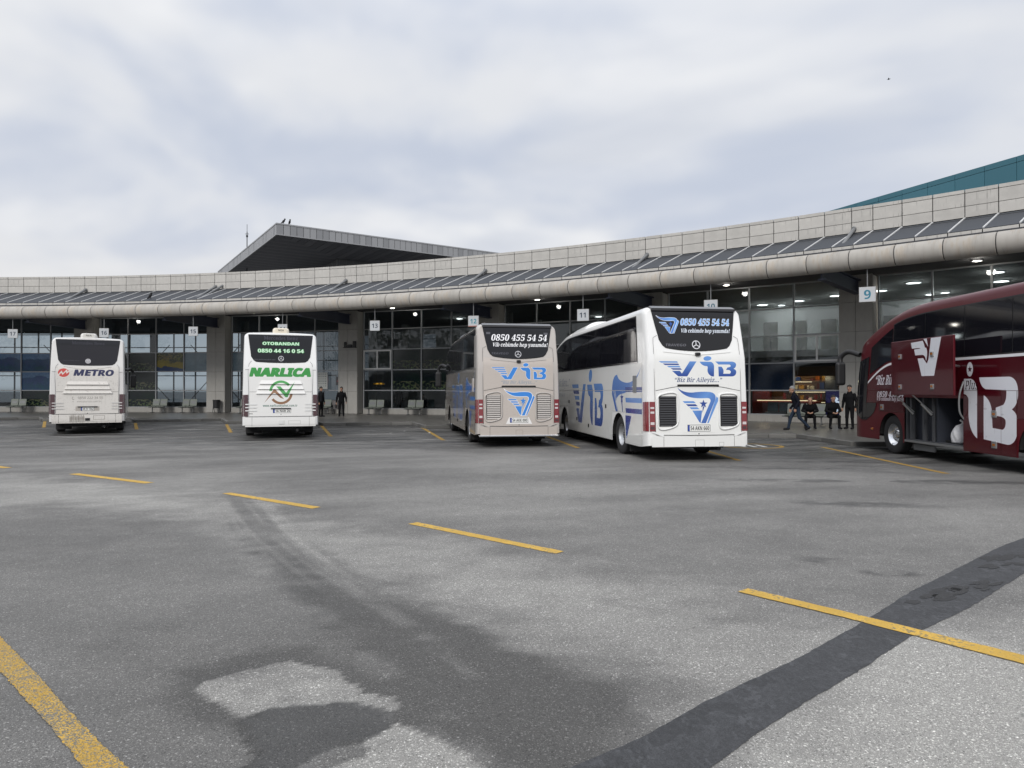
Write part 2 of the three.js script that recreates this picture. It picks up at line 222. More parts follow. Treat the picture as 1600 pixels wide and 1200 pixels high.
const stain = dataTex(512, 512, (i, j) => { const n = fbm(i / 64, j / 64, 5, 2, 8), d = fbm(i / 10, j / 170, 3, 8, 0), h = hash(i, j); const v = 233 + (n - 0.5) * 30 - 40 * sm(0.6, 0.82, d) * sm(0.4, 0.65, n) + (h - 0.5) * 8; return [v, v * 0.992, v * 0.978]; });
const streaks = dataTex(1024, 512, (i, j) => { const n = fbm(i / 128, j / 128, 4, 2, 8), d = fbm(i / 2.2, j / 150, 3, 8), d2 = fbm(i / 60 + 40, j / 90, 3, 18), h = hash(i, j); const v = 232 + (n - 0.5) * 22 - 44 * sm(0.55, 0.8, d) * sm(0.42, 0.64, d2) + (h - 0.5) * 8, t = sm(0.45, 0.7, d2 * 0.6 + n * 0.4); return [v, v * mix(0.99, 0.965, t), v * mix(0.975, 0.92, t)]; });
const panelM = [0, 1, 2, 3].map((k) => { const t = tiled(stain, 2.6, 2.6, k * 0.27, k * 0.39); const f = [1, 0.93, 1.04, 0.97][k]; return std(lin(0.56 * f, 0.55 * f, 0.53 * f), 0.6, 0, { map: t }); });
const tubeM = [0, 1, 2].map((k) => { const t = streaks.clone(); t.repeat.set(0.9, 1); t.offset.set(k * 0.31, 0); t.needsUpdate = true; const f = [1, 0.95, 1.03][k]; return std(lin(0.47 * f, 0.455 * f, 0.43 * f), 0.65, 0, { map: t }); });
const M = {
  roof: std(lin(0.038, 0.043, 0.052), 0.7, 0), rib: std(lin(0.55, 0.55, 0.55), 0.5, 0), pipe: std(lin(0.20, 0.205, 0.21), 0.55, 0.2), dark: std(lin(0.02, 0.021, 0.024), 0.7), navy: std(lin(0.022, 0.028, 0.055), 0.5), soffit: std(lin(0.05, 0.051, 0.054), 0.8),
  clad: std(lin(0.39, 0.385, 0.37), 0.55, 0, { map: tiled(stain, 3.1) }), frame: std(lin(0.30, 0.31, 0.32), 0.45, 0.35), white: std(lin(0.7, 0.7, 0.69), 0.6), plinth: std(lin(0.36, 0.355, 0.34), 0.7, 0, { map: tiled(stain, 2) }),
  wall: std(lin(0.36, 0.35, 0.335), 0.85), ceil: std(lin(0.24, 0.237, 0.228), 0.9), floor: std(lin(0.14, 0.135, 0.13), 0.25), black: std(lin(0.012, 0.012, 0.013), 0.5), steel: std(lin(0.4, 0.41, 0.42), 0.35, 0.8), rubber: std(lin(0.018, 0.018, 0.019), 0.85),
  glass: new THREE.MeshPhysicalMaterial({ color: lin(0.6, 0.655, 0.69), roughness: 0.015, transmission: 1, thickness: 0, ior: 1.5 }),
};
const S0 = -6, S1 = 66;
// platform with a saw-tooth kerb: one tooth per bay
const bayS = (n) => 54.95 - (n - 9) * 6.27 + 1.2, headOf = (n) => THREE.MathUtils.degToRad(4.67 * (n - 9));
{
  const out = []; for (let n = 20; n >= 6; n--) {
    const p = arc(bayS(n), -6, 0), q = arc(bayS(n - 1), -6, 0), h = headOf(n - 0.5), r = [Math.cos(h), -Math.sin(h)], d = [q[0] - p[0], q[2] - p[2]], t = d[0] * r[0] + d[1] * r[1];
    out.push([p[0], -p[2]], [p[0] + r[0] * t, -(p[2] + r[1] * t)]);
  }
  const s = new THREE.Shape(); out.forEach((p, i) => (i ? s.lineTo(p[0], p[1]) : s.moveTo(p[0], p[1])));
  for (let i = 40; i >= 0; i--) { const p = arc(mix(bayS(20), bayS(5), i / 40), 6.35, 0); s.lineTo(p[0], -p[2]); }
  const top = new THREE.ExtrudeGeometry(s, { depth: 0.125, bevelEnabled: false }); top.rotateX(-Math.PI / 2); top.translate(0, 0.001, 0);
  const pave = dataTex(512, 512, (i, j) => { const n = fbm(i / 40, j / 90, 4, 4), jx = i % 128 < 2 || j % 128 < 2, v = (jx ? 120 : 188) + (n - 0.5) * 70 + (hash(i, j) - 0.5) * 14; return [v, v * 0.985, v * 0.96]; });
  const uv = top.attributes.uv; struct('platform', top, std(lin(0.24, 0.235, 0.225), 0.34, 0, { map: tiled(pave, 2.4) }));
  const kerbM = [0.15, 0.12, 0.18].map((v) => std(lin(v, v, v * 0.97), 0.8, 0, { map: tiled(stain, 1.1) })); let ki = 0;
  const kerb = new THREE.Group(); kerb.name = 'kerb'; kerb.userData = { kind: 'structure' }; scene.add(kerb);
  for (let i = 0; i + 1 < out.length; i++) { // kerb stones about a metre long
    const [ax, az] = out[i], [bx, bz] = out[i + 1], L = Math.hypot(bx - ax, bz - az), n = Math.max(1, Math.round(L / 1.0));
    for (let k = 0; k < n; k++) { const o = mesh('kerb_stone', geoCache['k' + n + L.toFixed(2)] ??= rbox(L / n - 0.012, 0.15, 0.16, 0.018), kerbM[(ki++ * 7 + k) % 3], kerb), t = (k + 0.5) / n; o.position.set(mix(ax, bx, t), 0.072, -mix(az, bz, t)); o.rotation.y = Math.atan2(bz - az, bx - ax); }
  }
}
// canopy: round edge tube in segments
{
  const L = 6.27 / 4, segG = (() => { const r = 0.39, h = L / 2 - 0.016, pts = [[r - 0.03, -h], [r - 0.006, -h + 0.006], [r, -h + 0.02], [r, h - 0.02], [r - 0.006, h - 0.006], [r - 0.03, h]].map((p) => new THREE.Vector2(...p)); const g = new THREE.LatheGeometry(pts, 36); g.rotateZ(Math.PI / 2); g.rotateX(Math.PI); const p = g.attributes.position, u = g.attributes.uv; for (let i = 0; i < p.count; i++) u.setXY(i, p.getX(i) / L + 0.5, Math.atan2(p.getY(i), p.getZ(i)) / (2 * Math.PI) + 0.5); return g; })();
  let i = 0; for (let s = S0; s < S1; s += L) put('canopy_edge_segment', segG, tubeM[(i++ * 5) % 3], s, 0, 6.7);
  mesh('canopy_edge_core', (() => { const pts = []; for (let k = 0; k <= 50; k++) pts.push(rel(arc(mix(S0, S1, k / 50), 0, 6.7))); return tube(pts, 0.35, 20, 200); })(), M.dark, terminal);
}
// sloped roof sheets, ribs, low gutter panels, parapet panels
{
  const joints = []; for (let k = -1; k < 8; k++) { const b = 7.6 + 9.26 * k; for (let i = 0; i < 9; i++) joints.push(b - 0.4 + (i === 0 ? 0 : 0.8 + (i - 1) * (9.26 - 0.8) / 8)); }
  let c = 0;
  for (let i = 0; i + 1 < joints.length; i++) {
    const a = joints[i] + 0.016, b = joints[i + 1] - 0.016; if (b < S0 || a > S1) continue;
    const m = () => panelM[Math.floor(hash(c++, 5) * 4)];
    arcPanel('roof_sheet', a, b, 0.55, 7.36, 3.45, 8.40, 0.03, M.roof);
    arcPanel('gutter_panel', a, b, 0.5, 6.98, 0.5, 7.35, 0.03, m());
    arcPanel('parapet_panel', a, b, 3.5, 8.46, 3.5, 8.885, 0.05, m());
    arcPanel('parapet_panel', a, b, 3.5, 8.905, 3.5, 9.395, 0.05, m());
    arcPanel('parapet_cap', a, b, 3.5, 9.415, 3.5, 9.55, 0.06, m());
    const A = rel(arc(a - 0.012, 0.6, 7.41)), B = rel(arc(a - 0.012, 3.42, 8.42)), g = new THREE.BoxGeometry(0.055, 0.07, Math.hypot(A[0] - B[0], A[1] - B[1], A[2] - B[2])), o = mesh('roof_rib', geoCache.rib ??= g, M.rib, terminal);
    o.position.set((A[0] + B[0]) / 2, (A[1] + B[1]) / 2, (A[2] + B[2]) / 2); o.rotation.order = 'YXZ'; o.rotation.y = -a / R; o.rotation.x = Math.atan2(1.01, 2.82);
  }
  mesh('parapet_backing', arcSlab(S0, S1, 3.53, 3.75, 8.3, 9.5), M.dark, terminal);
  mesh('roof_base', merge(arcSlab(S0, S1, 0.3, 7, 7.02, 7.2), arcSlab(S0, S1, 3.0, 21, 8.1, 8.3)), M.soffit, terminal);
  mesh('canopy_front_board', arcSlab(S0, S1, 0.36, 0.5, 6.55, 7.22), M.navy, terminal);
  for (let k = -1; k < 7; k++) { // paired drain pipes over the roof
    const s = 7.3 + 9.26 * k, pipe = mesh('drain_pipe', bar(rel(arc(s, 3.6, 8.72)), rel(arc(s + 0.15, 0.35, 7.12)), 0.075, 12), M.pipe, terminal); pipe.userData = {};
    if (k === 1) mesh('drain_pipe', bar(rel(arc(s + 0.45, 3.6, 8.74)), rel(arc(s + 0.55, 0.35, 7.12)), 0.075, 12), M.pipe, terminal);
    mesh('pipe_collar', bar(rel(arc(s, 3.42, 8.63)), rel(arc(s + 0.005, 3.3, 8.57)), 0.1, 12), M.pipe, pipe);
  }
}
// facade
const COL = 15.05, PER = 9.51, FO = 6.5, ROWS = [0.5, 1.70, 3.06, 4.42, 5.78, 6.96];
const muralKinds = { // printed films on some panes: lake, dark wood, meadow, haze, water
  lake: (t, n, m) => (t < 0.3 + (n - 0.5) * 0.5 ? [70 + m * 50, 104 + m * 50, 140 + m * 44] : t < 0.62 + (m - 0.5) * 0.4 ? [26 + m * 30, 62 + n * 40, 104 + m * 30] : [22 + n * 26, 58 + m * 44, 92 + n * 40]),
  wood: (t, n, m) => (m > 0.55 && t > 0.55 ? [70 + n * 50, 78 + m * 36, 62 + n * 30] : [22 + m * 18, 32 + n * 22, 34 + m * 22]),
  meadow: (t, n, m) => (t < 0.5 + (n - 0.5) * 0.9 ? (m > 0.52 ? [92 + m * 40, 92 + n * 40, 52 + m * 20] : [40 + m * 30, 46 + n * 26, 34]) : t < 0.8 + (n - 0.5) * 0.4 ? [122 + m * 40, 114 + m * 30, 40 + n * 20] : [30 + n * 20, 54 + n * 30, 92 + m * 40]),
  haze: (t, n, m) => [104 + n * 34 + m * 16, 122 + n * 32 + m * 16, 134 + n * 28 + m * 14],
  water: (t, n, m) => { const k = m * 30; return [16 + k * 0.5, 26 + k * 0.8, 40 + k * 1.2]; },
};
const printMats = {}; Object.entries(muralKinds).forEach(([k, fn], q) => { for (let v = 0; v < 2; v++) { const t = canvasTex(192, 128, (c, w, h) => { for (let i = 0; i < w; i++) for (let j = 0; j < h; j++) { const n = fbm(i / 60 + v * 9 + q * 5, j / 34, 5, 3), m = fbm(i / 9 + 7 + v * 30, j / (k === 'water' ? 2 : 8), 4, 9 + q), col = fn(j / h, n, m).map((x) => x | 0); c.fillStyle = `rgb(${col})`; c.fillRect(i, j, 1, 1); } }); printMats[k + v] = new THREE.MeshPhysicalMaterial({ map: t, roughness: 0.1, transmission: 0.4, thickness: 0 }); } });
const PRINTS = { '-2:2:0': 'lake0', '-2:2:1': 'lake1', '-2:2:2': 'lake0', '-2:2:3': 'lake1', '-2:1:2': 'lake1', '-2:1:0': 'lake0', '-2:0:2': 'wood0', '-1:2:0': 'wood1', '-1:2:1': 'wood0', '-1:1:1': 'wood1', '-1:1:0': 'wood0', '-1:0:1': 'wood0', '-1:2:2': 'meadow0', '-1:2:3': 'haze0', '0:2:0': 'haze1', '0:2:1': 'wood1', '1:2:1': 'wood0', '1:2:2': 'wood1', '1:1:1': 'wood0', '1:1:2': 'wood0', '1:2:3': 'lake0', '2:2:1': 'wood0', '2:2:2': 'lake1', '3:1:1': 'water0', '3:1:2': 'water1' };
{
  const clads = [1.62, 3.0, 4.4, 5.75, 7.0];
  for (let k = -2; k < 7; k++) {
    const s = COL + PER * k, e = 0.72, col = new THREE.Group(); col.name = 'column'; terminal.add(col); col.position.set(...rel(arc(s, FO - 0.35, 0.13))); col.rotation.y = -s / R;
    let y = 0.02; for (const t of clads) { for (const x of [-0.36, 0.36]) { const o = mesh('cladding_panel', cbox(0.705, t - y - 0.13 - 0.012, 0.05), M.clad, col); o.position.set(x, (y + t - 0.13) / 2, 0.36); } y = t - 0.13; }
    for (const x of [-0.7, 0.7]) { const o = mesh('cladding_side', cbox(0.04, 6.8, 0.7), M.clad, col); o.position.set(x, 3.42, -0.03); }
    const core = mesh('column_core', cbox(1.3, 6.85, 0.6), M.dark, col); core.position.set(0, 3.44, 0);
    // dark steel beam carrying the canopy edge
    const bm = merge(box(0.3, 0.05, 5.9, 0, 0.3, 0), box(0.3, 0.05, 5.9, 0, -0.3, 0), box(0.06, 0.6, 5.9));
    put('canopy_beam', bm, M.navy, s + 0.1, 3.2, 6.42);
    const w = (PER - 1.44) / 4;
    mesh('plinth', arcSlab(s + e, s + PER - e, FO - 0.08, FO + 0.1, 0.13, 0.48, 6), M.plinth, terminal);
    for (let i = 0; i <= 4; i++) { const o = put('mullion', cbox(0.07, 6.5, 0.12), M.frame, s + e + w * i + (i === 0 ? 0.035 : i === 4 ? -0.035 : 0), FO - 0.02, 3.73); }
    for (let i = 0; i < 4; i++) {
      const a = s + e + w * i, mid = a + w / 2, ww = w * (R + FO) / R;
      for (let r = 0; r < ROWS.length; r++) put('transom', cbox(ww - 0.075, 0.06, 0.1), M.frame, mid, FO - 0.02, ROWS[r]);
      for (let r = 0; r + 1 < ROWS.length; r++) {
        const h = ROWS[r + 1] - ROWS[r] - 0.06, yc = (ROWS[r] + ROWS[r + 1]) / 2;
        const sash = (k === 1 && i === 0 && r === 2) || (k === 3 && i === 3 && r === 2);
        const m = printMats[PRINTS[`${k}:${r}:${i}`]] || M.glass;
        put('window_pane', cbox(ww - 0.08, h, 0.014), m, mid, FO, yc);
        if (sash) { const f = new THREE.Group(); f.name = 'opening_window'; terminal.add(f); f.position.set(...rel(arc(mid, FO - 0.1, yc))); f.rotation.y = -mid / R; const W = ww - 0.1, H = h - 0.02; for (const [x, y2, a2, b2] of [[0, H / 2 - 0.04, W, 0.08], [0, -H / 2 + 0.04, W, 0.08], [-W / 2 + 0.04, 0, 0.08, H - 0.16], [W / 2 - 0.04, 0, 0.08, H - 0.16], [0, 0, 0.09, H - 0.16]]) { const o = mesh('sash_frame', cbox(a2, b2, 0.06), M.white, f); o.position.set(x, y2, 0); } }
      }
    }
  }
}
// hall behind the glass: floor, ceiling, back wall with glazed openings, columns, bracing
{
  mesh('hall_floor', arcSlab(S0 - 4, S1, 6.4, 21, 0.02, 0.14), M.floor, terminal);
  mesh('hall_ceiling', arcSlab(S0 - 4, S1, 6.62, 21, 7.2, 7.4), M.ceil, terminal);
  const BW = 20.6, win = (s) => s < 17.5 || (s > 18.4 && s < 19.6) || (s > 23.3 && s < 24.3) || (s > 26.0 && s < 27);
  mesh('back_wall', merge(arcSlab(S0 - 4, 17.5, BW, BW + 0.3, 0.13, 0.6, 20), arcSlab(S0 - 4, 17.5, BW, BW + 0.3, 7.0, 7.3, 20), arcSlab(17.5, 18.4, BW, BW + 0.3, 0.13, 7.3, 2), arcSlab(18.4, 19.6, BW, BW + 0.3, 0.13, 2.6, 2), arcSlab(18.4, 19.6, BW, BW + 0.3, 6.6, 7.3, 2), arcSlab(19.6, 23.3, BW, BW + 0.3, 0.13, 7.3, 4), arcSlab(23.3, 24.3, BW, BW + 0.3, 0.13, 4.6, 2), arcSlab(23.3, 24.3, BW, BW + 0.3, 6.6, 7.3, 2), arcSlab(24.3, 26, BW, BW + 0.3, 0.13, 7.3, 3), arcSlab(26, 27, BW, BW + 0.3, 0.13, 4.6, 2), arcSlab(26, 27, BW, BW + 0.3, 6.4, 7.3, 2), arcSlab(27, S1, BW, BW + 0.3, 0.13, 7.3, 36)), M.wall, terminal);
  mesh('end_wall', arcSlab(S1 - 0.3, S1, 6.6, 21, 0.13, 7.4, 1), M.wall, terminal); mesh('end_wall', arcSlab(S0 - 4, S0 - 3.7, 6.6, 21, 0.13, 7.4, 1), M.wall, terminal);
  for (let s = S0 - 3; s < 17.6; s += 1.65) put('rear_mullion', cbox(0.09, 6.4, 0.12), M.frame, s, BW + 0.12, 3.8);
  for (const y of [1.7, 3.06, 4.42, 5.7]) mesh('rear_transom', arcSlab(S0 - 3.6, 17.4, BW + 0.08, BW + 0.16, y - 0.04, y + 0.04, 20), M.frame, terminal);
  for (const [a, b, y0, y1] of [[18.4, 19.6, 2.6, 6.6], [23.3, 24.3, 4.6, 6.6], [26, 27, 4.6, 6.4]]) for (let y = y0 + 0.8; y < y1 - 0.2; y += 0.8) mesh('rear_transom', arcSlab(a, b, BW + 0.1, BW + 0.16, y - 0.025, y + 0.025, 1), M.frame, terminal);
  for (const s of [-3.2, 2.2, 7.6, 13]) { for (const f of [-1, 1]) mesh('cross_brace', bar(rel(arc(s + 1.9 * f, BW - 0.4, 5.9)), rel(arc(s - 1.9 * f, BW - 0.4, 0.8)), 0.035, 6), M.dark, terminal); const hub = put('brace_hub', geoCache.hub ??= new THREE.TorusGeometry(0.22, 0.05, 8, 20), M.dark, s, BW - 0.45, 3.35); hub.userData = {}; }
  for (let k = -1; k < 6; k++) for (const o of [12, 17.5]) put('hall_column', cyl(0.32, 7, 0, 0, 0, 18), M.clad, COL + PER * k - 1.4, o, 3.65);
  mesh('gallery_slab', arcSlab(44, S1, 15, 20.6, 3.75, 4.15, 20), M.white, terminal);
  mesh('gallery_wall', arcSlab(44, S1, 18.4, 18.6, 4.15, 7.2, 20), M.white, terminal);
  for (let i = 0; i < 14; i++) { const s = 45 + i * 1.45; put('gallery_door', cbox(0.9, 2.05, 0.06), M.wall, s, 18.35, 5.2); put('railing_post', cbox(0.04, 0.95, 0.04), M.frame, s + 0.7, 15.1, 4.6); }
  mesh('gallery_handrail', arcSlab(44, S1, 15.07, 15.13, 5.05, 5.1, 20), M.frame, terminal);
}
// lamps: round downlights under the canopy and inside the hall
const lampOn = new THREE.MeshStandardMaterial({ color: 0xffffff, emissive: lin(1, 0.96, 0.88), emissiveIntensity: 3.2 });
function lamp(s, off, y, r, power) {
  const g = new THREE.Group(); g.name = 'ceiling_lamp'; terminal.add(g); g.position.set(...rel(arc(s, off, y))); g.userData = {};
  mesh('lamp_rim', geoCache['rim' + r] ??= (() => { const t = new THREE.TorusGeometry(r + 0.02, 0.03, 8, 24); t.rotateX(Math.PI / 2); return t; })(), M.white, g);
  mesh('lamp_lens', geoCache['lens' + r] ??= cyl(r, 0.03, 0, 0.01, 0, 24), lampOn, g);
  const l = new THREE.PointLight(lin(1, 0.95, 0.86), power, 0, 2); l.position.set(0, -0.1, 0); l.castShadow = true; l.shadow.radius = r / 0.02; g.add(l);
}
for (const s of [8, 18.2, 28.1, 37.5, 47.7, 57.6]) lamp(s, 5, 6.97, 0.14, 1.2);
{
  const at = (X, Z) => [Math.atan2(X - CX, Z - CZ) * R, Math.hypot(X - CX, Z - CZ) - R];
  for (const [X, Z, r] of [[20.4, 36, 0.33], [22.4, 32.8, 0.33], [24.5, 35.5, 0.33], [20.2, 38.9, 0.33], [18.7, 40.9, 0.33], [17.5, 43.3, 0.33], [16.0, 45.3, 0.33], [17.3, 45.5, 0.2], [24.2, 39.6, 0.2], [23.8, 40.4, 0.2], [6.4, 52.5, 0.25], [-4.0, 54, 0.25], [-13.6, 54.6, 0.25], [-2.2, 50, 0.2]]) { const [s, o] = at(X, Z); lamp(s, o, 7.17, r, 4 * r / 0.33); }
}
// shop inside the hall by bay nine
{
  const [s, o] = [49.6, 9.5], base = arc(s, o, 0.14), shop = thing('snack_kiosk', 'brightly lit snack kiosk with shelves behind the terminal glass near sign nine', 'kiosk', base, -s / R);
  const red = std(lin(0.35, 0.04, 0.02), 0.5), wood = std(lin(0.25, 0.13, 0.06), 0.6), glow = new THREE.MeshStandardMaterial({ color: 0xffffff, emissive: lin(1, 0.72, 0.38), emissiveIntensity: 1.8 });
  mesh('back_panel', box(5.2, 2.7, 0.1, 0, 1.35, -1.2), wood, shop); mesh('counter', rbox(3.2, 1.0, 0.6, 0.03, -0.2, 0.5, 0.5), red, shop); mesh('fascia', box(5.2, 0.5, 0.2, 0, 2.55, 0.6), wood, shop);
  for (const [y, x, w] of [[0.5, 0.9, 2.6], [1.05, 0.7, 3.2], [1.6, 0.2, 2.3], [2.05, 0.5, 3.4]]) { mesh('shelf', box(w, 0.04, 0.4, x, y, -0.95), wood, shop); mesh('light_strip', box(w * 0.6, 0.03, 0.03, x - 0.2, y + 0.42, -0.78), glow, shop); }
  mesh('pillar', box(0.5, 2.7, 0.5, 1.75, 1.35, -0.4), M.black, shop); mesh('drinks_cooler', rbox(0.9, 1.9, 0.6, 0.04, -1.9, 0.95, -0.6), std(lin(0.3, 0.03, 0.02), 0.4), shop);
  mesh('light_strip', box(3, 0.04, 0.04, -0.2, 1.03, 0.83), glow, shop);
  for (const x of [-1.6, 0, 1.6]) { const l = new THREE.PointLight(lin(1, 0.75, 0.45), 1.5, 0, 2); l.position.set(x, 2.2, 0.1); l.castShadow = true; l.shadow.radius = 8; shop.add(l); }
  const cols = [0xd8a030, 0xb03018, 0xe8e0c8, 0x3a6a30, 0x284a90, 0xc86a20, 0x701818].map((c) => std(c, 0.5)); const pk = rbox(0.2, 0.3, 0.14, 0.02);
  for (const [y, cx, w] of [[0.5, 0.9, 2.6], [1.05, 0.7, 3.2], [1.6, 0.2, 2.3], [2.05, 0.5, 3.4]]) for (let x = cx - w / 2 + 0.12, i = 0; x < cx + w / 2 - 0.1; i++) { const q = hash(i, y * 20), kx = 0.45 + hash(i, y * 31, 2) * 1.0, ky = 0.45 + hash(i, y * 17) * 0.75; if (q > 0.2) { const b = mesh('snack_packet', pk, cols[Math.floor(hash(i, y * 9, 4) * 7)], scene), a = -s / R, zz = -0.95 + (q - 0.5) * 0.12; b.scale.set(kx, ky, 0.8); b.position.set(base[0] + x * Math.cos(a) + zz * Math.sin(a), base[1] + y + 0.021 + 0.15 * ky, base[2] - x * Math.sin(a) + zz * Math.cos(a)); b.rotation.y = a + (q - 0.6) * 0.4; b.userData = { label: 'small coloured packet standing on the lit kiosk shelves', category: 'packet', group: 'packets on the kiosk shelves' }; } x += 0.1 + kx * 0.2; }
  // backlit poster box
  const p2 = arc(51.6, 8.6, 0.14), lb = thing('poster_lightbox', 'dark blue backlit poster box with pale shapes beside the kiosk', 'lightbox', p2, -51.6 / R);
  mesh('case', box(0.9, 1.5, 0.2, 0, 0.85, 0), M.black, lb); const tx = canvasTex(256, 384, (c) => { c.fillStyle = '#1b1440'; c.fillRect(0, 0, 256, 384); c.fillStyle = '#f4f4ff'; for (const [x, y, a, b] of [[130, 120, 60, 26], [150, 170, 70, 20], [120, 280, 80, 34], [160, 320, 50, 22]]) { c.beginPath(); c.ellipse(x, y, a, b, 0.4, 0, 7); c.fill(); } });
  const em = new THREE.MeshStandardMaterial({ color: 0x000000, emissive: 0xffffff, emissiveMap: tx, emissiveIntensity: 1.1 }); const f = mesh('poster_face', new THREE.PlaneGeometry(0.8, 1.2), em, lb); f.position.set(0, 0.95, 0.104);
}

// ------------------------------------------------------------------ bay number signs hanging under the canopy edge
const SIGNCOL = { 9: '#1f6e86', 12: '#2a7d8c', 10: '#2c5668' };
for (let n = 17; n >= 9; n--) {
  const s = 54.95 - (n - 9) * 6.27 - (n === 9 ? 0.05 : 0), sg = thing('bay_sign', `square white hanging sign numbered ${['nine', 'ten', 'eleven', 'twelve', 'thirteen', 'fourteen', 'fifteen', 'sixteen', 'seventeen'][n - 9]} under the canopy edge`, 'sign', arc(s, 0.1, 5.04), -s / R + 0.25, 'bay number signs');
  mesh('plate', rbox(0.58, 0.58, 0.05, 0.012, 0, 0.31, 0), M.wall, sg);
  const t = canvasTex(128, 128, (c) => { c.fillStyle = '#b4b7ba'; c.fillRect(0, 0, 128, 128); c.fillStyle = SIGNCOL[n] || '#1c2a3c'; c.font = `bold ${n === 9 ? 112 : 78}px sans-serif`; c.textAlign = 'center'; c.textBaseline = 'middle'; c.fillText(String(n), 64, 66); if (n === 12) { c.fillStyle = '#a8503c'; c.fillRect(0, 120, 128, 8); } });
  const f = mesh('number_face', new THREE.PlaneGeometry(0.55, 0.55), std(0xffffff, 0.5, 0, { map: t }), sg); f.position.set(0, 0.31, 0.029);
  mesh('hanger', cyl(0.022, 0.75, 0, 0.97, 0, 8), M.pipe, sg);
}

// ------------------------------------------------------------------ coaches
const paint = (c, rough = 0.28) => new THREE.MeshPhysicalMaterial({ color: c, roughness: rough, clearcoat: 0.5, clearcoatRoughness: 0.06 });
const busGlass = new THREE.MeshPhysicalMaterial({ color: lin(0.008, 0.008, 0.011), roughness: 0.04 });
const tailRed = new THREE.MeshPhysicalMaterial({ color: lin(0.19, 0.008, 0.014), roughness: 0.15, clearcoat: 1 }), tailDark = new THREE.MeshPhysicalMaterial({ color: lin(0.05, 0.008, 0.014), roughness: 0.2, clearcoat: 1 }), lensWhite = new THREE.MeshPhysicalMaterial({ color: lin(0.6, 0.55, 0.55), roughness: 0.15, clearcoat: 1 }), amber = new THREE.MeshPhysicalMaterial({ color: lin(0.32, 0.11, 0.02), roughness: 0.2, clearcoat: 1 });
const chrome = std(lin(0.75, 0.76, 0.78), 0.15, 1), rimM = std(lin(0.55, 0.56, 0.57), 0.3, 0.9);
const tyreG = (() => { const p = [[0.29, -0.13], [0.36, -0.15], [0.47, -0.145], [0.505, -0.12], [0.515, -0.1], [0.515, -0.05], [0.508, -0.045], [0.508, -0.035], [0.515, -0.03], [0.515, 0.03], [0.508, 0.035], [0.508, 0.045], [0.515, 0.05], [0.515, 0.1], [0.505, 0.12], [0.47, 0.145], [0.36, 0.15], [0.29, 0.13]].map((q) => new THREE.Vector2(...q)); const g = new THREE.LatheGeometry(p, 40); g.rotateZ(Math.PI / 2); return g; })();
const rimG = (() => { const p = [[0, 0.06], [0.1, 0.06], [0.12, 0.02], [0.18, 0.0], [0.24, 0.03], [0.27, 0.09], [0.29, 0.12], [0.295, 0.13], [0.3, 0.1]].map((q) => new THREE.Vector2(...q)); const g = new THREE.LatheGeometry(p, 32); g.rotateZ(Math.PI / 2); const nuts = []; for (let i = 0; i < 10; i++) { const a = i / 10 * 6.283, c = cyl(0.018, 0.05, 0, 0, 0, 6); c.rotateZ(Math.PI / 2); c.translate(-0.02, Math.cos(a) * 0.165, Math.sin(a) * 0.165); nuts.push(c); } return merge(g, nuts); })();
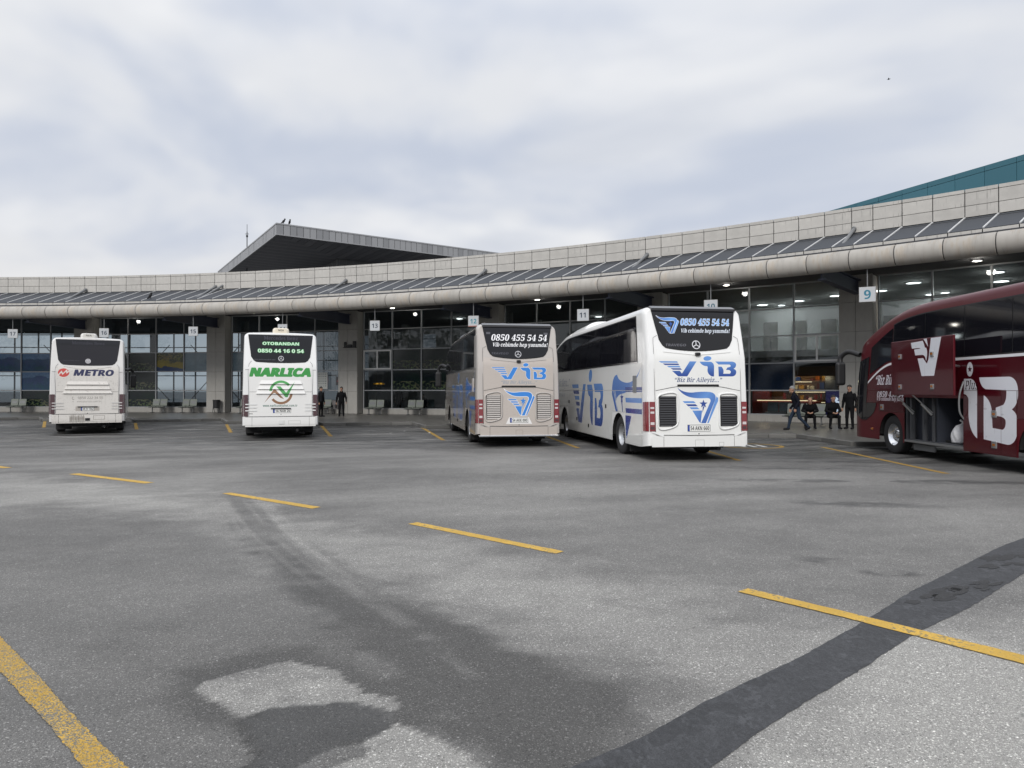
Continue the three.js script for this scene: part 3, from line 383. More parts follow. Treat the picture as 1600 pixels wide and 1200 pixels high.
function coach(o) { // o: spec; local frame: rear face at z=0 looking +z, front towards -z, x to the right of someone facing the rear
  const t = thing('coach', o.label, 'coach', o.pos, o.turn, 'coaches parked nose-in at the bays'), W = 2.55, hw = W / 2, L = o.L, H = o.H, bot = o.bot, wheels = o.wheels;
  const taper = (y) => 1 - 0.04 * Math.pow(clamp((y - 0.9) / 2.8), 1.6), rz = (y) => 0.09 * clamp((y - 0.6) / 2) + 0.30 * clamp((y - 2.5) / 1.2), fz = (y) => 0.05 + (o.lean ?? 0.75) * Math.pow(clamp((y - 1.0) / 2.7), 1.5);
  const hwU = (u) => hw * (u < 0.3 ? 0.955 + 0.045 * Math.sqrt(1 - Math.pow(1 - u / 0.3, 2)) : u > L - 0.7 ? 0.80 + 0.20 * Math.sqrt(Math.max(0, 1 - Math.pow((u - L + 0.7) / 0.7, 2))) : 1);
  const roof = (u) => H - o.drop * Math.pow(clamp((u - (L - 4.2)) / 4.2), 2.2) - (u < 0.35 ? 0.06 * Math.pow(1 - u / 0.35, 2) : 0);
  const zOf = (u, y) => -(u + rz(y) * clamp(1 - u / 2.5) - fz(y) * clamp((u - (L - 3)) / 3));
  const AR = 0.6, archY = (u) => { let b = bot + (u < 0.5 ? 0.06 * (1 - u / 0.5) : 0); for (const w of wheels) { const d = Math.abs(u - w); if (d < AR) b = Math.max(b, 0.5 + Math.sqrt(AR * AR - d * d)); } if (o.bay && u > o.bay[0] && u < o.bay[1]) b = 1.52; return b; };
  let us = []; for (let u = 0; u < 0.36; u += 0.03) us.push(u); for (let u = 0.4; u < L - 0.75; u += 0.2) us.push(u); for (let u = L - 0.75; u < L - 0.02; u += 0.06) us.push(u); us.push(L);
  for (const w of wheels) for (let a = 0; a <= 20; a++) us.push(w + AR * Math.cos(a / 20 * Math.PI) * (a === 0 || a === 20 ? 1.0001 : 0.9999));
  if (o.bay) us.push(o.bay[0] - 1e-3, o.bay[0] + 1e-3, o.bay[1] - 1e-3, o.bay[1] + 1e-3);
  us = [...new Set(us)].sort((a, b) => a - b); us = us.filter((u) => u <= L && !wheels.some((w) => false));
  const NS = 18, NC = 6, NR = 5, sect = []; // outline for one section, left bottom to right bottom
  const cr = 0.17;
  const outline = (u) => { const h = roof(u), b = archY(u), w = hwU(u), q = []; for (let i = 0; i <= NS; i++) { const y = mix(b, h - cr, i / NS); q.push([-w * taper(y), y]); } const xe = w * taper(h - cr); for (let i = 1; i <= NC; i++) { const a = i / NC * Math.PI / 2; q.push([-xe + cr * (1 - Math.cos(a)) * 1.1, h - cr + cr * Math.sin(a)]); } const xt = xe - cr * 1.1; for (let i = 1; i < NR; i++) q.push([-xt + 2 * xt * i / NR, h + 0.03 * Math.sin(i / NR * Math.PI)]); for (let i = NC; i >= 1; i--) { const a = i / NC * Math.PI / 2; q.push([xe - cr * (1 - Math.cos(a)) * 1.1, h - cr + cr * Math.sin(a)]); } for (let i = NS; i >= 0; i--) { const y = mix(b, h - cr, i / NS); q.push([w * taper(y), y]); } return q; };
  const p = [], ix = [], ixRoof = []; for (const u of us) for (const [x, y] of outline(u)) p.push(x, y, zOf(u, y));
  const n = outline(0).length; for (let j = 0; j + 1 < us.length; j++) for (let i = 0; i + 1 < n; i++) { const k = j * n + i; (o.roofPaint && us[j] > 0.32 && i >= NS - 1 && i < n - NS ? ixRoof : ix).push(k, k + n, k + n + 1, k, k + n + 1, k + 1); }
  const cap = (u, flip) => { const q = outline(u), st = p.length / 3; for (const [x, y] of q) p.push(x, y, zOf(u, y)); for (let i = 0; i < Math.floor(n / 2) - 0; i++) { const a = st + i, b = st + i + 1, c = st + n - 2 - i, d = st + n - 1 - i; if (b > c) break; flip ? ix.push(a, c, b, a, d, c) : ix.push(a, b, c, a, c, d); } };
  cap(0, true); cap(L, false);
  let g = new THREE.BufferGeometry(); g.setAttribute('position', new THREE.Float32BufferAttribute(p, 3)); g.setIndex(ix); g.computeVertexNormals(); g = toCreasedNormals(g, 0.6);
  g.setAttribute('uv', new THREE.Float32BufferAttribute(new Float32Array(g.attributes.position.count * 2), 2));
  const body = mesh('body', g, o.paint, t);
  if (ixRoof.length) { let q = new THREE.BufferGeometry(); q.setAttribute('position', new THREE.Float32BufferAttribute(p, 3)); q.setIndex(ixRoof); q = q.toNonIndexed(); q = mergeVertices(q, 1e-5); q.computeVertexNormals(); mesh('roof', q, o.roofPaint, t); }
  // underside, wheel wells
  mesh('underbody', merge(box(W - 0.5, 0.08, L - 1.2, 0, bot + 0.12, -L / 2 - 0.1), wheels.map((w) => box(W - 0.3, 0.16, 0.16, 0, 0.5, -w)), [box(1.6, 0.25, 1.2, 0, 0.42, -1.0)]), M.rubber, t);
  for (const w of wheels) for (const s of [-1, 1]) { const a = new THREE.CylinderGeometry(AR + 0.01, AR + 0.01, 0.75, 24, 1, true, 0, Math.PI); a.rotateZ(Math.PI / 2); a.rotateX(0); const q = a.attributes.position; const c = new THREE.CircleGeometry(AR, 24, 0, Math.PI); c.rotateY(Math.PI / 2); c.translate(-0.37 * s, 0, 0); for (let i = 0; i < q.count; i++) { const yy = q.getY(i), zz = q.getZ(i); q.setXYZ(i, q.getX(i), Math.abs(yy) < 2 ? yy : 0, zz); } const well = merge(a, c); const top = well.attributes.position; let mn = 9, mx = -9; for (let i = 0; i < top.count; i++) { mn = Math.min(mn, top.getY(i)); mx = Math.max(mx, top.getY(i)); } if (mn < -0.3 && mx < 0.3) well.rotateX(Math.PI); else if (mn < -0.3) well.rotateX(Math.PI / 2 * 0); const m = mesh('wheel_well', well, M.rubber, t); m.position.set(s * (hw - 0.4), 0.5, -w); m.material = wellM; }
  for (const w of wheels) for (const s of [-1, 1]) {
    const wg = new THREE.Group(); wg.name = 'wheel'; t.add(wg); wg.position.set(s * (hw - 0.21), 0.515, -w); if (s > 0) wg.rotation.y = Math.PI;
    mesh('tyre', tyreG, M.rubber, wg); mesh('rim', rimG, o.rim || rimM, wg);
  }
  for (const s of [-1, 1]) mesh('mud_flap', box(0.55, 0.34, 0.02, s * (hw - 0.36), 0.3, -wheels[0] + 0.72), M.rubber, t);
  if (o.flapRear !== false) mesh('exhaust_pipe', (() => { const c = cyl(0.05, 0.5, 0, 0, 0, 10); c.rotateX(Math.PI / 2); c.translate(0.55, 0.3, -0.35); return c; })(), M.rubber, t);
  // patches laid on the skin
  const pt = (side, u, y, off) => [side * (hwU(u) * taper(y) + off), y, zOf(u, y)];
  const sidePatch = (side, u0, u1, y0, y1, off = 0.008, nu = 12, nv = 6, tex) => { const f0 = typeof y0 === 'function' ? y0 : () => y0, f1 = typeof y1 === 'function' ? y1 : () => y1; const fu = (a) => mix(u0, u1, a); return grid(nu, nv, (a, b) => { const aa = side < 0 ? 1 - a : a, u = fu(aa); return pt(side, u, mix(f0(u), f1(u), b), off); }, (a, b) => { const aa = side < 0 ? 1 - a : a, u = fu(aa), y = mix(f0(u), f1(u), b); return tex ? [side < 0 ? (tex[1] - u) / (tex[1] - tex[0]) : (u - tex[0]) / (tex[1] - tex[0]), (y - tex[2]) / (tex[3] - tex[2])] : [u, y]; }); };
  const rearPt = (x, y, off) => [x, y, zOf(0, y) + off];
  const rearPatch = (x0, x1, y0, y1, off = 0.01, nu = 10, nv = 10, tex) => { const F = (f) => (typeof f === 'function' ? f : () => f), a0 = F(y0), a1 = F(y1), l = F(x0), r = F(x1); return grid(nu, nv, (a, b) => { const ym = mix(a0(0), a1(0), b), x = mix(l(ym), r(ym), a), y = mix(a0(x), a1(x), b); return rearPt(x, y, off); }, (a, b) => { const ym = mix(a0(0), a1(0), b), x = mix(l(ym), r(ym), a), y = mix(a0(x), a1(x), b); return tex ? [(x - tex[0]) / (tex[1] - tex[0]), (y - tex[2]) / (tex[3] - tex[2])] : [a, b]; }); };
  const slab = (outer, th) => { // give a sheet real thickness: add a rim going back into the body
    return outer; };
  o.build({ t, W, hw, L, H, sidePatch, rearPatch, rearPt, pt, zOf, archY, roof, taper, bot, wheels, body });
  return t;
}
const wellM = std(lin(0.01, 0.01, 0.01), 0.9);
// --- lettering
const italic = (c, txt, x, y, size, font, fill, { skew = -0.22, stroke, lw = 4, width, align = 'left', sx = 1 } = {}) => { c.save(); c.translate(x, y); c.transform(1, 0, skew, 1, 0, 0); c.font = `${font.includes('bold') ? 'bold ' : ''}${size}px ${font.replace('bold ', '')}`; c.textAlign = align; c.textBaseline = 'alphabetic'; let k = sx; if (width) k = width / c.measureText(txt).width; c.scale(k, 1); if (stroke) { c.lineWidth = lw; c.strokeStyle = stroke; c.lineJoin = 'round'; c.strokeText(txt, 0, 0); } c.fillStyle = fill; c.fillText(txt, 0, 0); c.restore(); };
const poly = (c, P, fill, stroke, lw) => { c.beginPath(); P.forEach((p, i) => (i ? c.lineTo(p[0], p[1]) : c.moveTo(p[0], p[1]))); c.closePath(); if (fill) { c.fillStyle = fill; c.fill(); } if (stroke) { c.strokeStyle = stroke; c.lineWidth = lw; c.stroke(); } };
const star = (c, x, y, r, fill) => { const P = []; for (let i = 0; i < 10; i++) { const a = -Math.PI / 2 + i * Math.PI / 5, q = i % 2 ? r * 0.42 : r; P.push([x + Math.cos(a) * q, y + Math.sin(a) * q]); } poly(c, P, fill); };
function wordmark(c, x, y, w, h, top, bottom, edge) { // the three-letter company mark: winged V, dotted i, B  (design box 620 x 150)
  c.save(); c.translate(x, y); c.scale(w / 620, h / 150); const gr = c.createLinearGradient(0, 38, 0, 148); gr.addColorStop(0, top); gr.addColorStop(1, bottom);
  for (let i = 0; i < 4; i++) poly(c, [[i * 31, 38 + i * 17], [145 + i * 9, 38 + i * 17], [153 + i * 10, 49 + i * 17], [18 + i * 31, 49 + i * 17]], i % 2 ? bottom : top, edge, edge ? 2 : 0);
  poly(c, [[104, 108], [166, 108], [182, 128], [246, 38], [300, 38], [224, 148], [152, 148]], gr, edge, 3);
  c.beginPath(); c.ellipse(388, 16, 32, 17, -0.1, 0, 7); c.fillStyle = gr; c.fill(); if (edge) { c.strokeStyle = edge; c.lineWidth = 3; c.stroke(); }
  c.beginPath(); c.moveTo(325, 40); c.lineTo(415, 40); c.quadraticCurveTo(442, 50, 440, 80); c.lineTo(438, 148); c.lineTo(420, 148); c.quadraticCurveTo(380, 130, 388, 88); c.quadraticCurveTo(392, 70, 372, 72); c.quadraticCurveTo(340, 68, 325, 40); c.fillStyle = gr; c.fill(); if (edge) c.stroke();
  c.beginPath(); c.moveTo(450, 38); c.lineTo(585, 38); c.quadraticCurveTo(622, 42, 618, 66); c.quadraticCurveTo(614, 84, 596, 91); c.quadraticCurveTo(622, 98, 618, 120); c.quadraticCurveTo(612, 148, 578, 148); c.lineTo(476, 148); c.lineTo(474, 76); c.lineTo(500, 76); c.quadraticCurveTo(524, 100, 512, 128); c.lineTo(566, 128); c.quadraticCurveTo(586, 112, 560, 100); c.lineTo(536, 100); c.lineTo(548, 82); c.quadraticCurveTo(590, 76, 566, 60); c.lineTo(476, 60); c.closePath(); c.fillStyle = gr; c.fill(); if (edge) c.stroke();
  c.restore();
}
function emblem(c, x, y, w, h, A, B, edge) { // flag-tailed V emblem, design box 330 x 285
  c.save(); c.translate(x, y); c.scale(w / 330, h / 285); const gr = c.createLinearGradient(0, 0, 330, 280); gr.addColorStop(0, B); gr.addColorStop(0.5, A); gr.addColorStop(1, B); const st = () => { if (edge) { c.strokeStyle = edge; c.lineWidth = 5; c.stroke(); } };
  c.beginPath(); c.moveTo(0, 0); c.quadraticCurveTo(40, 42, 120, 40); c.quadraticCurveTo(200, 30, 260, 36); c.quadraticCurveTo(318, 46, 300, 100); c.lineTo(222, 282); c.lineTo(184, 282); c.lineTo(262, 112); c.quadraticCurveTo(268, 82, 230, 84); c.quadraticCurveTo(140, 90, 90, 74); c.quadraticCurveTo(30, 52, 0, 0); c.fillStyle = gr; c.fill(); st();
  poly(c, [[312, 70], [330, 92], [244, 282], [232, 282]], A, edge, 3);
  for (let i = 0; i < 3; i++) poly(c, [[40 + i * 26, 108 + i * 24], [128 + i * 14, 108 + i * 24], [146 + i * 14, 124 + i * 24], [56 + i * 26, 124 + i * 24]], i % 2 ? B : A, edge, 3);
  poly(c, [[116, 182], [194, 182], [180, 282], [168, 270]], gr, edge, 3); star(c, 206, 130, 34, B); poly(c, [[200, 150], [214, 150], [196, 200]], B); c.restore();
}
const roundel = (c, x, y, r, col, lw) => { c.strokeStyle = col; c.lineWidth = lw; c.beginPath(); c.arc(x, y, r, 0, 7); c.stroke(); for (let i = 0; i < 3; i++) { const a = -Math.PI / 2 + i * 2.0944; c.beginPath(); c.moveTo(x, y); c.lineTo(x + Math.cos(a) * r, y + Math.sin(a) * r); c.stroke(); } };
const dirt = (c, w, h, n, rgb, al) => { for (let k = 0; k < n; k++) { const x = rnd() * w, y = rnd() * h, l = 20 + rnd() * 120; c.fillStyle = `rgba(${rgb},${al * rnd()})`; c.fillRect(x, y, 1 + rnd() * 2.5, l); } for (let k = 0; k < n * 2; k++) { c.fillStyle = `rgba(${rgb},${al * rnd()})`; c.beginPath(); c.ellipse(rnd() * w, rnd() * h, 2 + rnd() * 14, 1 + rnd() * 5, 0, 0, 7); c.fill(); } };
const plate = (c, x, y, w, h, txt) => { c.fillStyle = '#e6e6e2'; c.fillRect(x, y, w, h); c.strokeStyle = '#15151a'; c.lineWidth = h * 0.07; c.strokeRect(x, y, w, h); c.fillStyle = '#1f3f98'; c.fillRect(x + 2, y + 2, w * 0.08, h - 4); c.save(); c.translate(x + w * 0.54, y + h * 0.82); c.font = `bold ${h * 0.86}px sans-serif`; c.textAlign = 'center'; const k = w * 0.84 / c.measureText(txt).width; c.scale(k, 1); c.fillStyle = '#111'; c.fillText(txt, 0, 0); c.restore(); };
// texture frame for a rear face: x -1.3..1.3, y 0.3..3.9 at 400 px/m
const RX = [-1.3, 1.3, 0.3, 3.9], K = 400, ux = (x) => (x + 1.3) * K, uy = (y) => (3.9 - y) * K;
const rearTex = (draw) => canvasTex(1040, 1440, (c) => draw(c));
const body2 = (hex, tex) => new THREE.MeshPhysicalMaterial({ color: 0xffffff, map: tex, roughness: 0.3, clearcoat: 0.5, clearcoatRoughness: 0.1 });
function louvres(name, slat, parent, P, x0, x1, y0, y1, n, m, back, skewTop = 0) { // recessed dark box with angled slats
  const grp = new THREE.Group(); grp.name = name; parent.add(grp); mesh('recess', merge([P.rearPatch(x0, x1, y0, y1, 0.014, 3, 3)]), back, grp);
  for (let i = 0; i < n; i++) { const y = mix(y0, y1, (i + 0.5) / n), q = P.rearPt((x0 + x1) / 2, y, 0.026), s = box(x1 - x0 - 0.03, (y1 - y0) / n * 0.62, 0.012); s.rotateX(-0.5); s.translate(...q); mesh(slat, s, m, grp); }
}
function seam(parent, P, pts, off = 0.012, r = 0.004) { mesh('panel_gap', tube(pts.map(([x, y]) => P.rearPt(x, y, off)), r, 5, pts.length * 4), M.rubber, parent); }
function sideWindows(P, side, u0, u1, y0, y1, n, m = busGlass) { const w = (u1 - u0) / n; for (let i = 0; i < n; i++) mesh('side_window', P.sidePatch(side, u0 + i * w + 0.012, u0 + (i + 1) * w - 0.012, y0, y1, 0.012, 8, 5), m, P.t); mesh('window_seal', P.sidePatch(side, u0 - 0.03, u1 + 0.03, (u) => (typeof y0 === 'function' ? y0(u) : y0) - 0.03, (u) => (typeof y1 === 'function' ? y1(u) : y1) + 0.03, 0.006, 40, 5), M.black, P.t); }
function mirrors(P, col, reach = 0.55) { for (const s of [-1, 1]) { const a = P.pt(s, P.L - 0.25, 2.75, 0), g = new THREE.Group(); g.name = 'mirror'; P.t.add(g); mesh('mirror_arm', tube([[a[0], a[1], a[2] - 0.1], [a[0] + s * 0.2, a[1] + 0.1, a[2] - 0.45], [a[0] + s * 0.33, a[1] - 0.05, a[2] - 0.62], [a[0] + s * 0.35, a[1] - 0.25, a[2] - 0.62]], 0.075, 10), col, g); mesh('mirror_housing', rbox(0.28, 0.7, 0.18, 0.08, a[0] + s * 0.35, a[1] - 0.55, a[2] - 0.6, 3), col, g); } }
function tail(P, s, y0, y1, mA, full) { // cluster wrapping the corner
  const g = new THREE.Group(); g.name = 'tail_light'; P.t.add(g);
  mesh('lens', P.sidePatch(s, 0.0, 0.27, y0, (u) => y1 - u * 0.05, 0.016, 10, 6), mA, g);
  const xa = P.hw * 0.955, xi = P.hw * 0.955 - 0.14; mesh('lens', P.rearPatch(s < 0 ? -xa : xi, s < 0 ? -xi : xa, y0, y1, 0.016, 4, 6), mA, g);
  const h = y1 - y0; for (const [f, m, hh] of full) mesh('lamp_cell', P.rearPatch(s < 0 ? -xa + 0.02 : xi + 0.025, s < 0 ? -xi - 0.025 : xa - 0.02, y0 + h * f, y0 + h * (f + hh), 0.022, 2, 2), m, g);
}
const glassShape = (yTop, yMid, yCor, wTop, wBot) => ({ w: (y) => { const t = clamp((y - yMid) / (yTop - yMid)); return mix(wBot, wTop, Math.pow(t, 0.8)); }, b: (x) => yMid + (yCor - yMid) * Math.pow(Math.abs(x) / wBot, 2) + 0.22 * Math.pow(clamp((Math.abs(x) - wBot * 0.82) / (wBot * 0.22)), 2.2) });
function rearWindow(P, gs, yTop, tex) {
  const m = new THREE.MeshPhysicalMaterial({ color: 0xffffff, map: tex, roughness: 0.08 });
  mesh('rear_window', P.rearPatch((y) => -gs.w(y), (y) => gs.w(y), gs.b, yTop, 0.014, 24, 16, RX), m, P.t);
  mesh('window_seal', P.rearPatch((y) => -gs.w(y) - 0.018, (y) => gs.w(y) + 0.018, (x) => gs.b(x) - 0.018, yTop + 0.01, 0.009, 24, 16), M.rubber, P.t);
}
const glassTex = (draw) => rearTex((c) => { c.fillStyle = '#101014'; c.fillRect(0, 0, 1040, 1440); c.fillStyle = '#16161c'; c.fillRect(0, uy(3.75), 1040, 90); draw(c); });

// --- the two narrow-lamped white coaches at the left
function classicRear(P, o) {
  const { t } = P;
  rearWindow(P, glassShape(3.66, 2.68, 2.72, 1.07, 0.97), P.H - 0.085, glassTex(o.glass));
  const tex = rearTex(o.draw), m = body2(0, tex);
  mesh('engine_hatch', P.rearPatch(-1.04, 1.04, 1.655, (x) => 2.62 + 0.02 * x * x, 0.012, 14, 12, RX), m, t); mesh('lower_hatch', P.rearPatch(-1.04, 1.04, 0.80, 1.645, 0.012, 14, 10, RX), m, t);
  seam(t, P, [[-1.05, 0.8], [-1.06, 1.6], [-1.06, 2.6], [-0.98, 2.72]]); seam(t, P, [[1.05, 0.8], [1.06, 1.6], [1.06, 2.6], [0.98, 2.72]]); seam(t, P, [[-1.04, 1.65], [0, 1.65], [1.04, 1.65]], 0.014);
  if (o.crease) seam(t, P, [[-0.8, 2.62], [0, 2.5], [0.8, 2.62]], 0.012, 0.004);
  for (const [y, w] of [[1.98, 0.7], [1.8, 0.76], [1.64, 0.82]]) { const q = P.rearPt(0, y, 0.0), b = new THREE.ExtrudeGeometry(new THREE.Shape([new THREE.Vector2(0, -0.07), new THREE.Vector2(0.055, -0.055), new THREE.Vector2(0.045, -0.03), new THREE.Vector2(0, 0.07)]), { depth: w * 2, bevelEnabled: false }); b.rotateY(-Math.PI / 2); b.translate(w, 0, 0); const pp = b.attributes.position; for (let i = 0; i < pp.count; i++) if (pp.getY(i) > 0.02) pp.setX(i, pp.getX(i) * 0.93); b.translate(0, y, q[2] + 0.012); b.computeVertexNormals(); { const uu = b.attributes.uv; for (let i = 0; i < pp.count; i++) uu.setXY(i, (pp.getX(i) - RX[0]) / (RX[1] - RX[0]), (pp.getY(i) - RX[2]) / (RX[3] - RX[2])); } mesh('vent_ridge', b, m, t); }
  mesh('bumper', P.rearPatch(-1.17, 1.17, 0.50, 0.775, 0.03, 12, 5, RX), m, t); mesh('bumper_lip', P.rearPatch(-1.17, 1.17, 0.44, 0.5, 0.02, 12, 2, RX), m, t); seam(t, P, [[-1.16, 0.785], [0, 0.785], [1.16, 0.785]], 0.016, 0.006); for (const x of [-0.95, 0.95]) seam(t, P, [[x, 0.46], [x, 0.78]], 0.032, 0.004);
  for (const s of [-1, 1]) { tail(P, s, 0.80, 1.55, tailDark, [[0.06, tailDark, 0.2], [0.4, tailDark, 0.2], [0.74, tailDark, 0.2]]); for (const y of [0.98, 1.09, 1.2]) mesh('light_fin', P.rearPatch(s < 0 ? -1.17 : 0.80, s < 0 ? -0.80 : 1.17, y, y + 0.035, 0.034, 4, 1), o.ridge, t); }
  mesh('plate_recess', box(0.66, 0.03, 0.03, 0, 1.07, P.zOf(0, 1.07) + 0.03), M.rubber, t);
  mesh('tow_cover', box(0.16, 0.1, 0.02, 0, 0.58, P.zOf(0, 0.58) + 0.035), o.hook ? M.rubber : o.ridge, t);
  mesh('roof_hatch', rbox(0.56, 0.3, 0.9, 0.1, 0, P.H + 0.04, -0.95, 4), o.hatch, t);
  const hf = mesh('hatch_print', new THREE.PlaneGeometry(0.36, 0.12), std(0xffffff, 0.6, 0, { map: canvasTex(128, 48, (c) => { c.fillStyle = o.hatchHex; c.fillRect(0, 0, 128, 48); c.fillStyle = '#333'; c.font = 'bold 36px sans-serif'; c.textAlign = 'center'; c.fillText('NEA', 64, 37); }) }), t); hf.position.set(0, P.H + 0.1, -0.497);
  for (const s of [-1, 1]) { sideWindows(P, s, 0.9, P.L - 1.4, 2.0, 3.3, 6); }
  mesh('windscreen', P.sidePatch(1, P.L - 1.3, P.L - 0.1, 1.6, 3.1, 0.012, 8, 6), busGlass, t); mesh('windscreen', P.sidePatch(-1, P.L - 1.3, P.L - 0.1, 1.6, 3.1, 0.012, 8, 6), busGlass, t);
  mirrors(P, M.black); seam(t, P, [[-1.18, 2.42], [-1.06, 2.42]]); seam(t, P, [[1.18, 2.42], [1.06, 2.42]]);
}
const rad = THREE.MathUtils.degToRad;
coach({ label: 'dirty off-white coach with red and navy lettering, farthest left', pos: [-16.44, 0, -27.5], turn: rad(28), L: 12, H: 3.76, drop: 0.35, bot: 0.44, wheels: [2.6, 9.1], paint: paint(lin(0.66, 0.645, 0.625), 0.4),
  build: (P) => classicRear(P, { crease: true, hook: true, ridge: paint(lin(0.58, 0.565, 0.545), 0.45), hatch: std(lin(0.66, 0.65, 0.62), 0.5), hatchHex: '#cfcdc6',
    glass: (c) => { c.fillStyle = '#1a181d'; c.fillRect(0, uy(3.45), 1040, 500); c.textAlign = 'center'; c.font = '62px serif'; c.fillStyle = '#3c3a44'; c.fillText('Mercedes Benz', 520, uy(3.49)); c.font = '22px serif'; c.fillStyle = '#45434c'; c.fillText('www.otobus.com.tr', ux(-0.55), uy(2.84)); c.fillStyle = '#b9b8ba'; c.beginPath(); c.arc(520, uy(2.84), 38, 0, 7); c.fill(); roundel(c, 520, uy(2.84), 26, '#77767a', 5); },
    draw: (c) => { c.fillStyle = '#d3cfc9'; c.fillRect(0, 0, 1040, 1440); dirt(c, 1040, 1440, 500, '96,88,78', 0.16);
      c.fillStyle = '#c3473f'; c.beginPath(); c.ellipse(ux(-0.80), uy(2.38), 74, 66, 0, 0, 7); c.fill(); c.strokeStyle = '#d9d4cd'; c.lineWidth = 17; c.lineJoin = 'miter'; c.beginPath(); c.moveTo(ux(-0.99), uy(2.26)); c.lineTo(ux(-0.87), uy(2.42)); c.lineTo(ux(-0.83), uy(2.33)); c.lineTo(ux(-0.70), uy(2.47)); c.lineTo(ux(-0.69), uy(2.38)); c.lineTo(ux(-0.62), uy(2.44)); c.stroke();
      italic(c, 'METRO', ux(-0.50), uy(2.275), 124, 'bold sans-serif', '#23284f', { width: 545, stroke: '#23284f', lw: 9 });
      c.fillStyle = '#6d6862'; c.font = '50px sans-serif'; c.fillText('0850 222 34 55', ux(-0.33), uy(1.37)); c.font = '36px sans-serif'; c.fillStyle = '#86817a'; c.fillText('metroturizm.com.tr', ux(-0.36), uy(1.24)); c.strokeStyle = '#6d6862'; c.lineWidth = 6; c.beginPath(); c.arc(ux(-0.46), uy(1.40), 22, 1.2, 4.4); c.stroke();
      c.fillStyle = '#aaa49c'; c.fillRect(ux(-0.4), uy(1.08), 320, 70); plate(c, ux(-0.22), uy(1.05), 176, 52, '34 EV 7442'); c.fillStyle = '#2c2a28'; c.fillRect(ux(0) - 8, uy(0.83), 14, 10); c.strokeStyle = '#8b857d'; c.lineWidth = 5; c.strokeRect(ux(0.2), uy(0.72), 150, 60); dirt(c, 1040, 1440, 160, '60,52,46', 0.22); for (let i = 0; i < 260; i++) { c.fillStyle = `rgba(60,52,44,${0.05 + rnd() * 0.12})`; const x = ux(-0.6 + rnd() * 0.5); c.fillRect(x, uy(0.78) + rnd() * 60, 2 + rnd() * 5, 30 + rnd() * 80); } } }) });
coach({ label: 'clean white coach with bold green lettering and round green and brown emblem', pos: [-8.07, 0, -24.8], turn: rad(19), L: 12, H: 3.74, drop: 0.35, bot: 0.43, wheels: [2.6, 9.1], paint: paint(lin(0.78, 0.78, 0.765)),
  build: (P) => classicRear(P, { ridge: paint(lin(0.74, 0.74, 0.725)), hatch: std(lin(0.72, 0.66, 0.55), 0.5), hatchHex: '#e0d6c2',
    glass: (c) => { c.textAlign = 'center'; c.font = '64px serif'; c.fillStyle = '#4b4b55'; c.fillText('Mercedes Benz', 520, uy(3.49)); for (const [s, y, z, w] of [['OTOBANDAN', 3.30, 58, 500], ['0850 44 16 0 54', 3.03, 70, 620]]) italic(c, s, 520, uy(y), z, 'bold sans-serif', '#cfe9d0', { skew: 0, width: w, align: 'center', stroke: '#4f9a5c', lw: 9 }); c.font = '24px serif'; c.fillStyle = '#6a6a70'; c.fillText('www.narlicaseyahat.com', ux(-0.55), uy(2.76)); roundel(c, 520, uy(2.82), 34, '#c9c9cc', 7); },
    draw: (c) => { c.fillStyle = '#e4e3e0'; c.fillRect(0, 0, 1040, 1440); dirt(c, 1040, 1440, 120, '130,124,114', 0.08);
      italic(c, 'NARLICA', ux(-1.06), uy(2.20), 150, 'bold sans-serif', '#33913f', { width: 815, stroke: '#33913f', lw: 20, skew: -0.25 });
      c.lineCap = 'butt'; c.lineWidth = 34; c.strokeStyle = '#3f9348'; c.beginPath(); c.arc(520, uy(1.66), 138, Math.PI * 1.02, Math.PI * 1.78); c.stroke(); c.strokeStyle = '#8a6547'; c.beginPath(); c.arc(520, uy(1.60), 138, Math.PI * 0.02, Math.PI * 0.80); c.stroke();
      poly(c, [[ux(-0.16), uy(1.84)], [ux(-0.02), uy(1.84)], [ux(0.17), uy(1.62)], [ux(0.46), uy(2.0)], [ux(0.22), uy(1.46)], [ux(0.15), uy(1.46)]], '#3f9348'); poly(c, [[ux(-0.55), uy(1.27)], [ux(-0.24), uy(1.74)], [ux(-0.19), uy(1.74)], [ux(0.1), uy(1.40)], [ux(-0.02), uy(1.44)], [ux(-0.2), uy(1.61)], [ux(-0.26), uy(1.6)]], '#8a6547');
      italic(c, 'www.narlicaseyahat.com.tr', ux(-0.6), uy(1.13), 44, 'bold sans-serif', '#2f5a4a', { skew: 0, width: 460 }); plate(c, ux(-0.26), uy(1.05), 236, 54, '16 NAR 26'); c.strokeStyle = '#b9b8b4'; c.lineWidth = 4; c.strokeRect(ux(-0.05), uy(0.64), 70, 50); c.strokeRect(ux(0.25), uy(0.64), 160, 46); c.fillStyle = '#222'; c.fillRect(ux(-1.08), uy(0.9), 62, 8); c.fillRect(516, uy(0.88), 9, 14); } }) });

